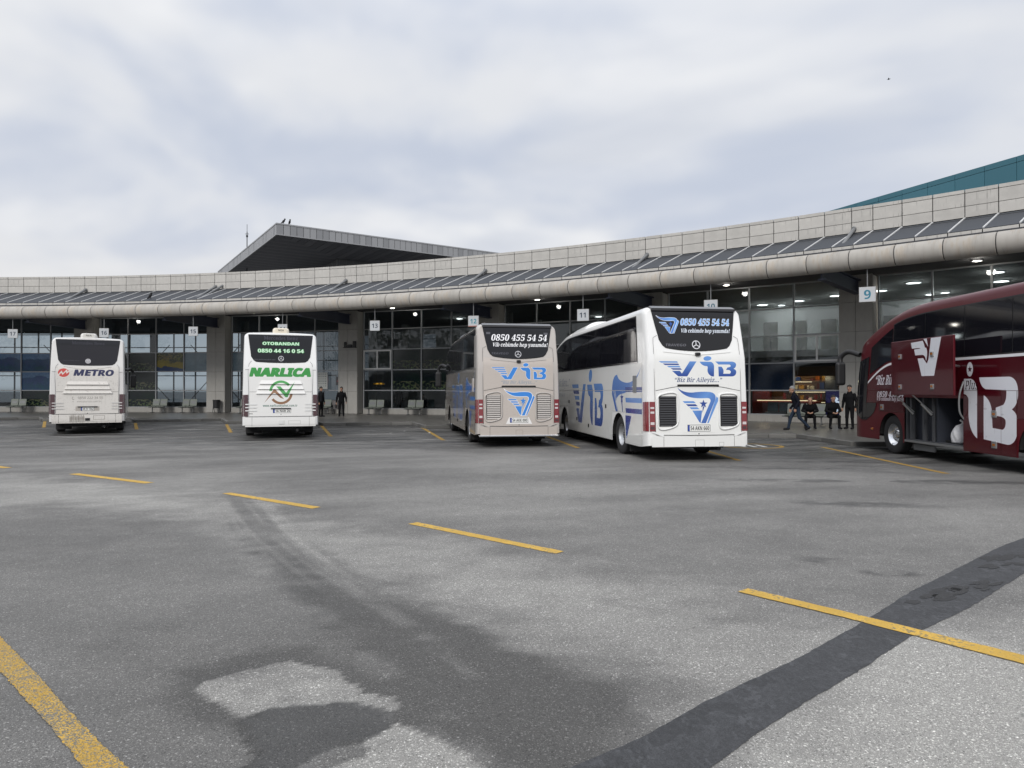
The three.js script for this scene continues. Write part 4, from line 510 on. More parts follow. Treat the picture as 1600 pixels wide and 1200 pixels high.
// --- the two winged-mark coaches in the middle
function modernRear(P, o) {
  const { t } = P;
  rearWindow(P, glassShape(3.68, 2.66, 2.76, 1.05, 0.91), P.H - 0.08, glassTex(o.glass));
  const lip = new THREE.ExtrudeGeometry(new THREE.Shape([new THREE.Vector2(0, 0), new THREE.Vector2(0.05, -0.02), new THREE.Vector2(0.06, 0.02), new THREE.Vector2(-0.12, 0.085), new THREE.Vector2(-0.3, 0.06)]), { depth: 2.08, bevelEnabled: true, bevelSize: 0.01, bevelThickness: 0.03, bevelSegments: 2 }); lip.rotateY(-Math.PI / 2); lip.translate(1.04, P.H - 0.075, P.zOf(0, 3.64)); mesh('roof_spoiler', lip, o.lip, t);
  const m = body2(0, rearTex(o.draw));
  mesh('engine_hatch', P.rearPatch(-1.06, 1.06, (x) => 1.80 - 0.10 * Math.pow(clamp((Math.abs(x) - 0.5) / 0.56), 1), (x) => 2.60 + 0.09 * x * x, 0.012, 16, 12, RX), m, t);
  mesh('lower_hatch', P.rearPatch(-1.06, 1.06, 0.64, (x) => 1.785 - 0.10 * clamp((Math.abs(x) - 0.5) / 0.56), 0.012, 16, 12, RX), m, t);
  seam(t, P, [[-1.07, 0.66], [-1.08, 1.6], [-1.08, 2.7], [-1.05, 3.0], [-0.97, 3.02]]); seam(t, P, [[1.07, 0.66], [1.08, 1.6], [1.08, 2.7], [1.05, 3.0], [0.97, 3.02]]); seam(t, P, [[-1.06, 1.69], [-0.5, 1.795], [0.5, 1.795], [1.06, 1.69]], 0.014, 0.004); seam(t, P, [[-1.06, 0.645], [0, 0.63], [1.06, 0.645]], 0.014, 0.005);
  mesh('brow', P.rearPatch(-0.85, 0.85, (x) => 2.545 + 0.09 * Math.abs(x), (x) => 2.58 + 0.08 * Math.abs(x), 0.03, 16, 2), o.paint2, t);
  mesh('handle_slot', rbox(1.04, 0.05, 0.05, 0.02, 0, 1.82, P.zOf(0, 1.82) + 0.02), M.black, t); mesh('camera_pod', rbox(0.13, 0.08, 0.1, 0.03, 0, 2.57, P.zOf(0, 2.57) + 0.05), M.black, t);
  for (const s of [-1, 1]) {
    const x0 = s < 0 ? -0.98 : 0.55, x1 = s < 0 ? -0.55 : 0.98; louvres('grille', 'grille_slat', t, P, x0, x1, 0.84, 1.56, 13, o.slat, M.black);
    const fr = [[x0 - 0.03, 1.54], [x0 + 0.05 * (s < 0 ? 1 : 0), 1.60], [x1, 1.62 - (s > 0 ? 0.04 : 0)], [x1 + 0.03, 1.2], [x1 + 0.03, 0.95], [x1 - 0.02, 0.86], [x0, 0.79], [x0 - 0.03, 1.2]]; mesh('grille_frame', tube(fr.map(([x, y]) => P.rearPt(x, y, 0.024)), 0.022, 6, 60, true), o.paint2, t);
    tail(P, s, 0.73, 1.43, tailRed, [[0.06, tailDark, 0.1], [0.22, lensWhite, 0.09], [0.60, lensWhite, 0.07], [0.76, lensWhite, 0.06]]);
    mesh('corner_fairing', P.rearPatch(s < 0 ? -1.17 : 0.88, s < 0 ? -0.88 : 1.17, (x) => 0.60 + 0.1 * clamp((Math.abs(x) - 0.9) / 0.25), (x) => 0.66 + 0.07 * clamp((Math.abs(x) - 0.9) / 0.25), 0.036, 6, 2), o.paint2, t);
  }
  mesh('plate_recess', P.rearPatch((y) => -0.4 + (y - 0.70) * 0.4, (y) => 0.4 - (y - 0.70) * 0.4, 0.695, 0.90, 0.017, 4, 3, RX), m, t);
  mesh('bumper', P.rearPatch(-1.17, 1.17, 0.36, 0.615, 0.03, 14, 5, RX), m, t); for (const x of [-0.88, 0.88]) seam(t, P, [[x, 0.37], [x, 0.62]], 0.032, 0.004);
  if (o.strip) mesh('bumper_strip', rbox(2.42, 0.05, 0.05, 0.015, 0, 0.345, 0.03), chrome, t);
  mesh('roof_hatch', (() => { const s = new THREE.SphereGeometry(0.36, 20, 8, 0, 7, 0, Math.PI / 2); s.scale(1, 0.42, 1); s.translate(-0.25, P.H - 0.02, -1.6); return s; })(), o.pod, t);
  const pod = grid(24, 30, (a, b) => { const u = mix(6.6, 11.4, b), x = mix(-1.15, 1.15, a), e = 1 - Math.pow(Math.abs(x) / 1.15, 6), hh = 0.26 * sm(6.6, 6.75, u) * Math.pow(clamp((11.4 - u) / 4.6), 0.7), y = P.roof(u) - 0.06 + (hh + 0.05) * e; return [x, y, P.zOf(u, Math.min(y, P.roof(u)))]; });
  mesh('roof_pod', pod, o.podBody, t);
  for (const s of [-1, 1]) { sideWindows(P, s, 0.75, P.L - 1.0, 2.43, (u) => P.roof(u) - 0.21, 6); }
  const side = new THREE.MeshPhysicalMaterial({ color: 0xffffff, map: canvasTex(2048, 350, o.side), roughness: 0.22, clearcoat: 0.7, clearcoatRoughness: 0.06 }), cuts = [0.36, ...P.wheels.flatMap((w) => [w - 0.63, w + 0.63]), P.L - 0.8];
  const TX = [0, P.L, 0.35, 2.4];
  for (let i = 0; i + 1 < cuts.length; i++) { const arch = i % 2 === 1; mesh('side_panel', P.sidePatch(-1, cuts[i] + 0.005, cuts[i + 1] - 0.005, arch ? (u) => Math.max(P.archY(u) + 0.03, 1.13) : (u) => P.archY(u) + 0.02, 1.69, 0.007, 14, 6, TX), side, t); }
  mesh('side_panel', P.sidePatch(-1, 0.36, P.L - 0.8, 1.705, 2.375, 0.007, 40, 5, TX), side, t);
  mesh('window_trim', P.sidePatch(-1, 0.75, P.L - 1, 2.382, 2.408, 0.016, 30, 1), chrome, t);
  for (const [u, y] of [[3.6, 1.25], [5.6, 0.6], [7.2, 0.75], [8.4, 1.3]]) mesh('flap_lock', rbox(0.03, 0.11, 0.09, 0.01, -P.hw * P.taper(y) - 0.012, y, -u), M.black, t);
  mesh('fuel_flap', rbox(0.03, 0.42, 0.28, 0.012, -P.hw * P.taper(1.85) - 0.012, 1.86, -0.95), o.flap || M.pipe, t);
  mirrors(P, M.black); mesh('windscreen', P.sidePatch(-1, P.L - 0.9, P.L - 0.05, 1.3, 3.0, 0.012, 8, 6), busGlass, t); mesh('windscreen', P.sidePatch(1, P.L - 0.9, P.L - 0.05, 1.3, 3.0, 0.012, 8, 6), busGlass, t);
}
const B1 = '#5f8fd0', B2 = '#1c3f8c';
function sideArt(base, A, B, edge, faint) { return (c, w, h) => {
  const U = (u) => (12.1 - u) / 12.1 * w, V = (y) => (2.4 - y) / 2.05 * h; c.fillStyle = base; c.fillRect(0, 0, w, h); dirt(c, w, h, 60, '120,114,104', 0.07);
  c.save(); c.translate(U(7.6), V(2.02)); const W2 = U(4.1) - U(7.6), H2 = V(0.72) - V(2.02); c.restore(); wordmark(c, U(8.0), V(2.34), U(3.9) - U(8.0), V(0.62) - V(2.34), A, B, edge);
  const X = (u) => U(u); c.beginPath(); c.moveTo(X(0.4), V(2.3)); c.quadraticCurveTo(X(0.9), V(1.86), X(1.7), V(1.9)); c.quadraticCurveTo(X(2.4), V(1.95), X(2.5), V(2.12)); c.quadraticCurveTo(X(3.0), V(2.15), X(3.0), V(1.6)); c.lineTo(X(2.0), V(0.4)); c.lineTo(X(1.75), V(0.4)); c.lineTo(X(2.6), V(1.4)); c.quadraticCurveTo(X(2.5), V(1.6), X(1.9), V(1.62)); c.quadraticCurveTo(X(1.0), V(1.7), X(0.4), V(2.3)); const gr = c.createLinearGradient(0, 0, 0, h); gr.addColorStop(0, A); gr.addColorStop(1, B); c.fillStyle = gr; c.fill(); if (edge) { c.strokeStyle = edge; c.lineWidth = 5; c.stroke(); }
  c.strokeStyle = base; c.lineWidth = 5; for (const k of [0.12, 0.24]) { c.beginPath(); c.moveTo(X(2.95 - k), V(1.7)); c.lineTo(X(1.98 - k * 0.4), V(0.4)); c.stroke(); }
  for (let i = 0; i < 3; i++) poly(c, [[X(1.75 - i * 0.02), V(1.78 - i * 0.27)], [w, V(1.78 - i * 0.27)], [w, V(1.66 - i * 0.27)], [X(1.7 - i * 0.02), V(1.66 - i * 0.27)]], i % 2 ? A : B); poly(c, [[X(1.85), V(1.05)], [X(1.2), V(1.05)], [X(1.62), V(0.45)]], B); star(c, X(2.05), V(1.5), 26, B); poly(c, [[X(2.1), V(1.42)], [X(2.0), V(1.42)], [X(1.9), V(0.9)]], B);
  italic(c, '“Biz Bir Aileyiz...”', U(11.0), V(1.85), 62, 'serif', faint, { width: U(8.4) - U(11.0) }); italic(c, '0850 455 54 54', U(10.8), V(1.45), 40, 'serif', faint, {}); c.fillStyle = edge || '#fff'; star(c, U(5.75), V(2.16), 13, '#dfe6f2');
}; }
coach({ label: 'beige coach with flat blue winged lettering and body-coloured grilles, bay twelve', pos: [0.21, 0, -21.2], turn: rad(10), L: 12.1, H: 3.72, drop: 0.55, bot: 0.35, wheels: [2.5, 9.2], roofPaint: paint(lin(0.02, 0.02, 0.023), 0.25), paint: paint(lin(0.47, 0.435, 0.405), 0.25),
  build: (P) => modernRear(P, { strip: true, lip: paint(lin(0.06, 0.06, 0.065)), slat: paint(lin(0.50, 0.465, 0.435)), paint2: paint(lin(0.47, 0.435, 0.405), 0.25), pod: paint(lin(0.05, 0.05, 0.055)), podBody: paint(lin(0.04, 0.04, 0.045)), flap: paint(lin(0.47, 0.435, 0.405)),
    glass: (c) => { italic(c, '0850 455 54 54', ux(-0.82), uy(3.20), 108, 'bold serif', '#f2f2f4', { width: 690 }); italic(c, 'Vib cebimde hep yanımda!', ux(-0.78), uy(3.02), 64, 'bold serif', '#f2f2f4', { width: 680 }); italic(c, 'TRAVEGO', ux(-0.82), uy(2.78), 34, 'bold sans-serif', '#4d4d55', { width: 210 }); roundel(c, 520, uy(2.79), 36, '#c2c2c6', 7); c.fillStyle = '#56565c'; c.fillRect(ux(-0.95), uy(3.46), 50, 26); c.fillRect(ux(0.82), uy(3.46), 50, 26); },
    draw: (c) => { c.fillStyle = '#b9b0a8'; c.fillRect(0, 0, 1040, 1440); dirt(c, 1040, 1440, 160, '90,80,70', 0.09); wordmark(c, ux(-0.83), uy(2.52), 672, 200, '#2b7fd2', '#2b7fd2', '#e6e2de'); italic(c, '“Biz Bir Aileyiz...”', ux(-0.55), uy(1.90), 52, 'bold serif', '#8d949f', { width: 440 }); emblem(c, ux(-0.46), uy(1.76), 380, 330, '#2b7fd2', '#2b7fd2', '#eceae8'); c.fillStyle = '#e4e2e0'; c.beginPath(); c.moveTo(ux(-0.4), uy(0.70)); c.lineTo(ux(-0.30), uy(0.90)); c.lineTo(ux(0.30), uy(0.90)); c.lineTo(ux(0.4), uy(0.70)); c.fill(); plate(c, ux(-0.27), uy(0.88), 216, 56, '54 AKK 000'); c.fillStyle = '#222'; c.beginPath(); c.arc(520, uy(0.67), 6, 0, 7); c.fill(); c.strokeStyle = '#9b8f86'; c.lineWidth = 4; c.strokeRect(ux(-0.1), uy(0.52), 84, 60); },
    side: sideArt('#8e8780', '#3d86dc', '#2b62b8', '#cfd6e2', '#b8bcc4') }) });
coach({ label: 'white coach with shaded blue winged lettering and black grilles, bay eleven', pos: [4.46, 0, -16.95], turn: rad(8), L: 12.1, H: 3.74, drop: 0.55, bot: 0.33, wheels: [2.35, 9.2], paint: paint(lin(0.80, 0.80, 0.785)),
  build: (P) => modernRear(P, { lip: paint(lin(0.05, 0.05, 0.055)), slat: std(lin(0.028, 0.028, 0.032), 0.4), paint2: paint(lin(0.80, 0.80, 0.785)), pod: paint(lin(0.8, 0.8, 0.785)), podBody: paint(lin(0.8, 0.8, 0.785)),
    glass: (c) => { emblem(c, ux(-0.95), uy(3.52), 230, 180, '#6fa0dc', '#2b55a4', '#e8eef8'); italic(c, '0850 455 54 54', ux(-0.36), uy(3.28), 92, 'bold serif', '#79a8e2', { width: 500, stroke: '#eef3fa', lw: 6 }); italic(c, 'Vib cebimde hep yanımda!', ux(-0.36), uy(3.10), 52, 'bold serif', '#e3ebf6', { width: 500 }); italic(c, 'TRAVEGO', ux(-0.78), uy(2.76), 34, 'bold sans-serif', '#63636a', { width: 210 }); roundel(c, 520, uy(2.80), 38, '#d8d8dc', 8); },
    draw: (c) => { c.fillStyle = '#e6e6e3'; c.fillRect(0, 0, 1040, 1440); dirt(c, 1040, 1440, 120, '120,116,110', 0.07); wordmark(c, ux(-0.97), uy(2.52), 780, 196, B1, B2); italic(c, '“Biz Bir Aileyiz...”', ux(-0.6), uy(1.90), 58, 'bold serif', '#2a3d6c', { width: 480 }); emblem(c, ux(-0.52), uy(1.77), 415, 345, B1, B2); plate(c, ux(-0.28), uy(0.875), 224, 60, '54 AKN 660'); c.fillStyle = '#222'; c.beginPath(); c.arc(520, uy(0.665), 6, 0, 7); c.fill(); c.strokeStyle = '#b4b4b0'; c.lineWidth = 4; c.strokeRect(ux(-0.1), uy(0.52), 88, 64); c.strokeRect(ux(0.5), uy(0.46), 46, 36); },
    side: sideArt('#dededb', B1, B2, null, '#8f97a8') }) });

// --- dark red coach at the right with its luggage flap raised
const redPaint = new THREE.MeshPhysicalMaterial({ color: lin(0.085, 0.005, 0.01), roughness: 0.3, clearcoat: 0.25, clearcoatRoughness: 0.08, specularIntensity: 0.6 });
coach({ label: 'dark red coach with white lettering and raised luggage flap at right edge', pos: [11.475, 0, -10.8], turn: 0, L: 10.6, H: 3.91, drop: 0.95, lean: 0.5, bot: 0.34, wheels: [2.9, 8.33], bay: [5.25, 7.66], paint: redPaint, rim: chrome,
  build: (P) => {
    const { t } = P, white = std(lin(0.7, 0.7, 0.72), 0.4);
    sideWindows(P, -1, 0.6, 8.3, 2.49, (u) => P.roof(u) - 0.30, 5); mesh('driver_window', P.sidePatch(-1, 8.34, 9.58, (u) => 2.49 - 0.34 * clamp((u - 8.6) / 1.0), (u) => P.roof(u) - 0.36 - 0.1 * (u - 8.3), 0.012, 12, 6), busGlass, t); sideWindows(P, 1, 0.6, 8.3, 2.3, (u) => P.roof(u) - 0.36, 5);
    for (const s of [-1, 1]) mesh('windscreen', P.sidePatch(s, 9.66, 10.57, (u) => 0.86 + 0.35 * Math.max(0, u - 9.9), (u) => 2.62 - 0.2 * (u - 9.9), 0.014, 10, 8), busGlass, t);
    mesh('windscreen', grid(10, 8, (a, b) => { const y = mix(1.1, 2.6, b); return [mix(0.95, -0.95, a), y, P.zOf(P.L, y) - 0.012]; }), busGlass, t);
    mesh('door_glass', P.sidePatch(-1, 9.1, 9.655, (u) => 1.3 - 0.44 * Math.sqrt(clamp((u - 9.1) / 0.56)), 1.35, 0.012, 6, 4), busGlass, t);
    mesh('white_stripe', P.sidePatch(-1, 0.4, 8.3, 2.39, 2.45, 0.012, 30, 1), white, t); mesh('white_stripe', P.sidePatch(-1, 8.3, 9.64, (u) => 2.39 - 0.5 * Math.pow((u - 8.3) / 1.34, 1.7), (u) => 2.45 - 0.5 * Math.pow((u - 8.3) / 1.34, 1.7), 0.012, 14, 1), white, t);
    const TX = [0, 10.6, 0.35, 2.4], w = 2048, h = 420, U0 = (u) => (10.6 - u) / 10.6 * w, V = (y) => (2.4 - y) / 2.05 * h; let U = U0;
    const tex = canvasTex(w, h, (c) => { c.fillStyle = '#460914'; c.fillRect(0, 0, w, h); const W2 = '#d9dae0';
      const X0 = U(5.15), X1 = U(3.35); c.save(); c.fillStyle = W2; c.beginPath(); c.ellipse(U(5.02), V(2.17), 21, 33, 0, 0, 7); c.fill(); star(c, U(5.02), V(2.17), 15, '#3a0c14'); c.fillStyle = W2; U = (u) => U0(5.22 - (5.18 - u) * 0.82); const V0 = V, V1 = (y) => V0(0.58 + (y - 0.56) * 1.08);
      c.beginPath(); c.moveTo(U(5.18), V1(1.84)); c.lineTo(U(4.9), V1(1.84)); c.quadraticCurveTo(U(4.62), V1(1.8), U(4.62), V1(1.5)); c.lineTo(U(4.62), V1(0.62)); c.quadraticCurveTo(U(4.95), V1(0.75), U(4.98), V1(1.1)); c.lineTo(U(4.98), V1(1.42)); c.quadraticCurveTo(U(5.05), V1(1.52), U(5.18), V1(1.52)); c.fill();
      U = (u) => U0(4.7 - (4.55 - u) * 0.9); c.beginPath(); c.moveTo(U(4.55), V1(1.86)); c.lineTo(U(3.5), V1(1.86)); c.quadraticCurveTo(U(3.2), V1(1.82), U(3.22), V1(1.5)); c.quadraticCurveTo(U(3.25), V1(1.3), U(3.42), V1(1.24)); c.quadraticCurveTo(U(3.2), V1(1.16), U(3.22), V1(0.92)); c.quadraticCurveTo(U(3.25), V1(0.58), U(3.55), V1(0.56)); c.lineTo(U(4.38), V1(0.62)); c.lineTo(U(4.38), V1(1.5)); c.quadraticCurveTo(U(4.08), V1(1.4), U(4.08), V1(1.1)); c.lineTo(U(4.06), V1(0.86)); c.lineTo(U(3.72), V1(0.84)); c.quadraticCurveTo(U(3.6), V1(0.88), U(3.62), V1(1.02)); c.quadraticCurveTo(U(3.66), V1(1.1), U(3.95), V1(1.1)); c.lineTo(U(3.95), V1(1.26)); c.lineTo(U(3.7), V1(1.32)); c.quadraticCurveTo(U(3.58), V1(1.4), U(3.6), V1(1.6)); c.lineTo(U(4.3), V1(1.62)); c.quadraticCurveTo(U(4.5), V1(1.66), U(4.55), V1(1.86)); c.fill(); c.restore(); U = U0;
      italic(c, 'Plus', U(5.2), V(1.72), 56, 'serif', '#1d070c', { width: 88 });
      italic(c, '“Biz Bir Aileyiz”', U(9.24), V(1.86), 74, 'bold serif', W2, { width: U(7.2) - U(9.24) }); italic(c, '0850 455 54 54', U(9.1), V(1.52), 46, 'bold serif', W2, { width: U(7.4) - U(9.15) }); italic(c, 'Vib cebimde hep yanımda.', U(9.1), V(1.42), 28, 'bold serif', W2, { width: U(7.5) - U(9.15) }); dirt(c, w, h, 60, '30,20,20', 0.12); });
    const side = new THREE.MeshPhysicalMaterial({ color: 0xffffff, map: tex, roughness: 0.22, clearcoat: 0.7, clearcoatRoughness: 0.06 });
    const cut = [[0.4, 2.27, 0], [2.27, 3.53, 1], [3.54, 4.0, 0], [4.0, 5.235, 0], [7.68, 8.98, 1], [8.99, 9.64, 2]];
    for (const [a, b, k] of cut) mesh('side_panel', P.sidePatch(-1, a + 0.004, b - 0.004, k === 1 ? (u) => Math.max(P.archY(u) + 0.03, 1.13) : k === 2 ? 1.36 : (u) => P.archY(u) + 0.02, 1.69, 0.008, 14, 6, TX), side, t);
    mesh('side_panel', P.sidePatch(-1, 0.4, 9.64, 1.70, (u) => 2.385 - 0.5 * Math.pow(clamp((u - 8.3) / 1.34), 1.7), 0.008, 60, 5, TX), side, t);
    for (const [u, y] of [[4.2, 1.2], [4.2, 0.55], [8.75, 1.24]]) { const g = new THREE.Group(); g.name = 'flap_lock'; t.add(g); mesh('lock_frame', rbox(0.03, 0.15, 0.15, 0.01, -P.hw * P.taper(y) - 0.014, y, -u), M.steel, g); mesh('lock_reflector', box(0.01, 0.05, 0.08, -P.hw * P.taper(y) - 0.032, y, -u), amber, g); }
    // luggage bay interior
    const X = -P.hw, grey = std(lin(0.055, 0.058, 0.065), 0.75), blue = std(lin(0.022, 0.026, 0.038), 0.75), z0 = -5.25, z1 = -7.66, zm = (z0 + z1) / 2;
    mesh('bay_floor', box(2.3, 0.05, 2.38, X + 1.17, 0.42, zm), grey, t); mesh('bay_ceiling', box(2.3, 0.05, 2.38, X + 1.17, 1.56, zm), blue, t); mesh('bay_back', box(0.05, 1.1, 2.38, X + 2.2, 0.99, zm), blue, t);
    mesh('bay_side', box(2.2, 1.1, 0.04, X + 1.14, 0.99, z0 - 0.02), blue, t); mesh('bay_side', box(2.2, 1.1, 0.04, X + 1.14, 0.99, z1 + 0.02), grey, t); mesh('bay_divider', box(2.1, 1.1, 0.06, X + 1.12, 0.99, -6.35), blue, t);
    for (const z of [-6.5, -6.9, -7.45]) mesh('bay_post', box(0.1, 1.1, 0.07, X + 0.1, 0.99, z), grey, t); mesh('bay_door_panel', box(0.04, 1.05, 0.75, X + 0.25, 0.97, -7.15), blue, t); mesh('sill_trim', box(0.05, 0.05, 2.4, X + 0.02, 0.40, zm), M.steel, t); mesh('skirt_board', rbox(0.06, 0.16, 0.9, 0.02, X + 0.2, 0.25, -7.1), M.pipe, t);
    for (const z of [-6.6, -7.4]) mesh('gas_strut', merge(bar([X + 0.05, 1.15, z + 0.1], [X - 0.42, 1.62, z], 0.018), bar([X + 0.02, 1.1, z + 0.12], [X - 0.2, 1.37, z + 0.05], 0.03)), M.steel, t);
    mesh('hinge_arm', tube([[X - 0.02, 1.9, z0 + 0.05], [X - 0.12, 1.6, z0 + 0.06], [X - 0.1, 1.2, z0 + 0.04], [X, 1.05, z0 + 0.02]], 0.02, 8), M.pipe, t); mesh('hinge_arm', bar([X - 0.02, 2.25, z0 - 0.1], [X - 0.48, 2.25, z0 + 0.4], 0.025), M.steel, t); mesh('hinge_arm', bar([X - 0.02, 2.25, z1 + 0.3], [X - 0.48, 2.25, z1 + 0.4], 0.025), M.steel, t);
    // raised flap
    const flap = new THREE.Group(); flap.name = 'luggage_flap'; t.add(flap); flap.position.set(X - 0.5, 1.585, -6.03); flap.userData = { label: 'raised dark red luggage flap with a white winged V' };
    mesh('flap_board', rbox(0.045, 1.34, 2.56, 0.012, 0, 0.67, 0), redPaint, flap);
    const ft = canvasTex(768, 402, (c) => { c.fillStyle = '#460914'; c.fillRect(0, 0, 768, 402); const W2 = '#d9dae0'; c.fillStyle = W2; poly(c, [[520, 0], [640, 0], [555, 268], [405, 268], [355, 138], [425, 138], [470, 180], [490, 150]], W2); for (const [y, x] of [[40, 270], [92, 312]]) { c.beginPath(); c.moveTo(x, y - 22); c.lineTo(x + 150, y - 22 - 6); c.quadraticCurveTo(x + 175, y, 462, y + 70); c.quadraticCurveTo(x + 140, y + 24, x + 100, y + 22); c.lineTo(x + 14, y + 22); c.closePath(); c.fillStyle = W2; c.fill(); } poly(c, [[430, 0], [470, 0], [486, 60]], W2); dirt(c, 768, 402, 30, '30,20,20', 0.1); });
    const ff = mesh('flap_face', new THREE.PlaneGeometry(2.53, 1.31), new THREE.MeshPhysicalMaterial({ color: 0xffffff, map: ft, roughness: 0.22, clearcoat: 0.7, clearcoatRoughness: 0.06 }), flap); ff.rotation.y = -Math.PI / 2; ff.position.set(-0.026, 0.67, 0);
    for (const [z, y] of [[-0.85, 0.95], [-0.85, 0.2], [0.5, 0.95], [0.5, 0.2]]) { const g = mesh('flap_lock', rbox(0.03, 0.12, 0.12, 0.008, -0.035, y, z), M.steel, flap); mesh('lock_reflector', box(0.01, 0.05, 0.07, -0.053, y + 0.01, z), amber, g); }
    mirrors(P, M.black); for (const s of [-1, 1]) tail(P, s, 0.73, 1.43, tailRed, [[0.3, lensWhite, 0.15]]);
    mesh('roof_seam', tube(Array.from({ length: 8 }, (_, i) => { const a = i / 7 * 1.5, u = 6.2, hh = P.roof(u); return [-(P.hw * 0.95 - 0.17 * 1.1 + 0.17 * 1.1 * Math.cos(a)), hh - 0.17 + 0.17 * Math.sin(a) + 0.004, P.zOf(u, hh)]; }), 0.006, 5), M.rubber, t);
    mesh('marker_lamp', rbox(0.03, 0.06, 0.1, 0.01, -P.hw * 0.998 - 0.012, 0.62, -9.3), amber, t);
  } });
{ // white carrier bag standing in the open luggage bay
  const b = thing('carrier_bag', 'white plastic carrier bag in the open luggage bay of the red coach', 'bag', [10.52, 0.447, -16.62]);
  const pts = []; for (let i = 0; i <= 14; i++) { const f = i / 14; pts.push(new THREE.Vector2(f === 0 ? 0.001 : 0.03 + 0.19 * Math.pow(Math.max(0, 1 - Math.pow(f, 2.6)), 0.5) * (0.82 + 0.3 * Math.sin(f * 2.6)), Math.max(0, f - 0.03) * 0.48)); }
  const g = new THREE.LatheGeometry(pts, 40), p = g.attributes.position; for (let i = 0; i < p.count; i++) { const x = p.getX(i), y = p.getY(i), z = p.getZ(i), a = Math.atan2(z, x), k = 1 + 0.16 * (fbm(Math.cos(a) * 2.2 + 5, Math.sin(a) * 2.2 + y * 5, 3, 6) - 0.5) * 2; p.setXYZ(i, x * k, y, z * k * 0.85); } g.computeVertexNormals();
  const tx = canvasTex(256, 128, (c) => { c.fillStyle = '#d6d6d8'; c.fillRect(0, 0, 256, 128); c.fillStyle = '#4a4a78'; c.fillRect(150, 84, 20, 4); c.fillRect(152, 90, 16, 4); c.fillStyle = '#c04860'; c.beginPath(); c.arc(160, 66, 6, 0, 7); c.fill(); });
  mesh('bag_body', g, std(0xffffff, 0.45, 0, { map: tx }), b); mesh('bag_knot', tube([[0, 0.45, 0], [0.03, 0.5, 0.02], [-0.03, 0.56, 0]], 0.025, 7), std(lin(0.6, 0.6, 0.6), 0.5), b);
  const k = thing('travel_bag', 'dark soft travel bag behind the white carrier bag', 'bag', [11.3, 0.447, -16.4]); const bg = rbox(0.5, 0.36, 0.7, 0.1, 0, 0.18, 0, 3); mesh('bag_body', bg, std(lin(0.02, 0.02, 0.024), 0.7), k); mesh('bag_handle', tube([[0, 0.34, -0.2], [0, 0.46, -0.1], [0, 0.46, 0.1], [0, 0.34, 0.2]], 0.018, 6), M.black, k);
}

// ------------------------------------------------------------------ waiting benches, bins, notices on the platform
const seatM = std(lin(0.15, 0.165, 0.143), 0.5, 0.2), legM = std(lin(0.16, 0.165, 0.165), 0.45, 0.6);
function bench(s, off, n, label, y = 0.13, kind = seatM) {
  const t = thing('waiting_bench', label, 'bench', arc(s, off, y), -s / R, 'metal waiting benches along the glass front'), w = 0.58;
  mesh('beam', rbox(n * w + 0.3, 0.06, 0.09, 0.01, 0, 0.37, 0), legM, t);
  for (let i = 0; i < n; i++) { const x = (i - (n - 1) / 2) * w; const sg = rbox(w - 0.05, 0.035, 0.46, 0.012, 0, 0, 0); sg.rotateX(0.08); sg.translate(x, 0.44, 0.04); mesh('seat', sg, kind, t); const b = rbox(w - 0.05, 0.48, 0.035, 0.012); b.rotateX(-0.2); b.translate(x, 0.72, -0.25); mesh('backrest', b, kind, t); const slot = rbox(w - 0.2, 0.2, 0.008, 0.003); slot.rotateX(-0.2); slot.translate(x, 0.73, -0.232); mesh('backrest_inset', slot, legM, t); }
  for (const x of [-(n * w) / 2 + 0.15, (n * w) / 2 - 0.15]) { mesh('leg', box(0.05, 0.36, 0.06, x, 0.18, 0), legM, t); mesh('foot', rbox(0.07, 0.03, 0.5, 0.01, x, 0.016, 0), legM, t); }
}
bench(1.1, 5.5, 2, 'double metal bench at far left of the platform beside the dirty coach');
bench(11.05, 5.5, 2, 'left double metal bench below sign fifteen'); bench(13.2, 5.5, 2, 'right double metal bench below sign fifteen beside the column');
bench(17.4, 5.5, 2, 'double metal bench mostly hidden by the green-lettered coach'); bench(22.9, 5.5, 2, 'double metal bench behind the standing man'); bench(26.6, 5.5, 2, 'double metal bench right below sign thirteen'); bench(29.3, 5.5, 2, 'double metal bench between sign thirteen and the beige coach');
bench(47.9, 4.6, 2, 'double metal bench just right of the white coach'); bench(49.3, 7.6, 2, 'dark double bench behind glass left of the kiosk', 0.14); bench(51.35, 4.4, 3, 'bench seating two men by the kiosk window');
function bin(s, off, label, covered) {
  const t = thing('litter_bin', label, 'bin', arc(s, off, 0.13), -s / R, 'litter bins on the platform'), g = new THREE.CylinderGeometry(0.25, 0.21, 0.56, 20, 1, true);
  mesh('basket', merge(g, cyl(0.21, 0.02, 0, -0.28, 0, 20)).translate(0, 0.62, 0), covered ? std(lin(0.09, 0.085, 0.085), 0.6) : M.black, t); const r = new THREE.TorusGeometry(0.25, 0.018, 6, 24); r.rotateX(Math.PI / 2); r.translate(0, 0.9, 0); mesh('rim', r, M.black, t); for (const x of [-0.24, 0.24]) mesh('leg', merge(bar([x, 0.75, 0], [x * 0.9, 0.02, 0.1], 0.02), bar([x * 0.9, 0.4, 0.02], [x * 0.9, 0.02, -0.14], 0.02)), M.black, t);
  if (covered) mesh('liner_bag', (() => { const q = new THREE.CylinderGeometry(0.28, 0.27, 0.3, 20, 3, true); const p = q.attributes.position; for (let i = 0; i < p.count; i++) { const a = Math.atan2(p.getZ(i), p.getX(i)), k = 1 + 0.1 * Math.sin(a * 7 + p.getY(i) * 9); p.setX(i, p.getX(i) * k); p.setZ(i, p.getZ(i) * k); } q.translate(0, 0.77, 0); q.computeVertexNormals(); return q; })(), std(lin(0.13, 0.12, 0.12), 0.4), t);
}
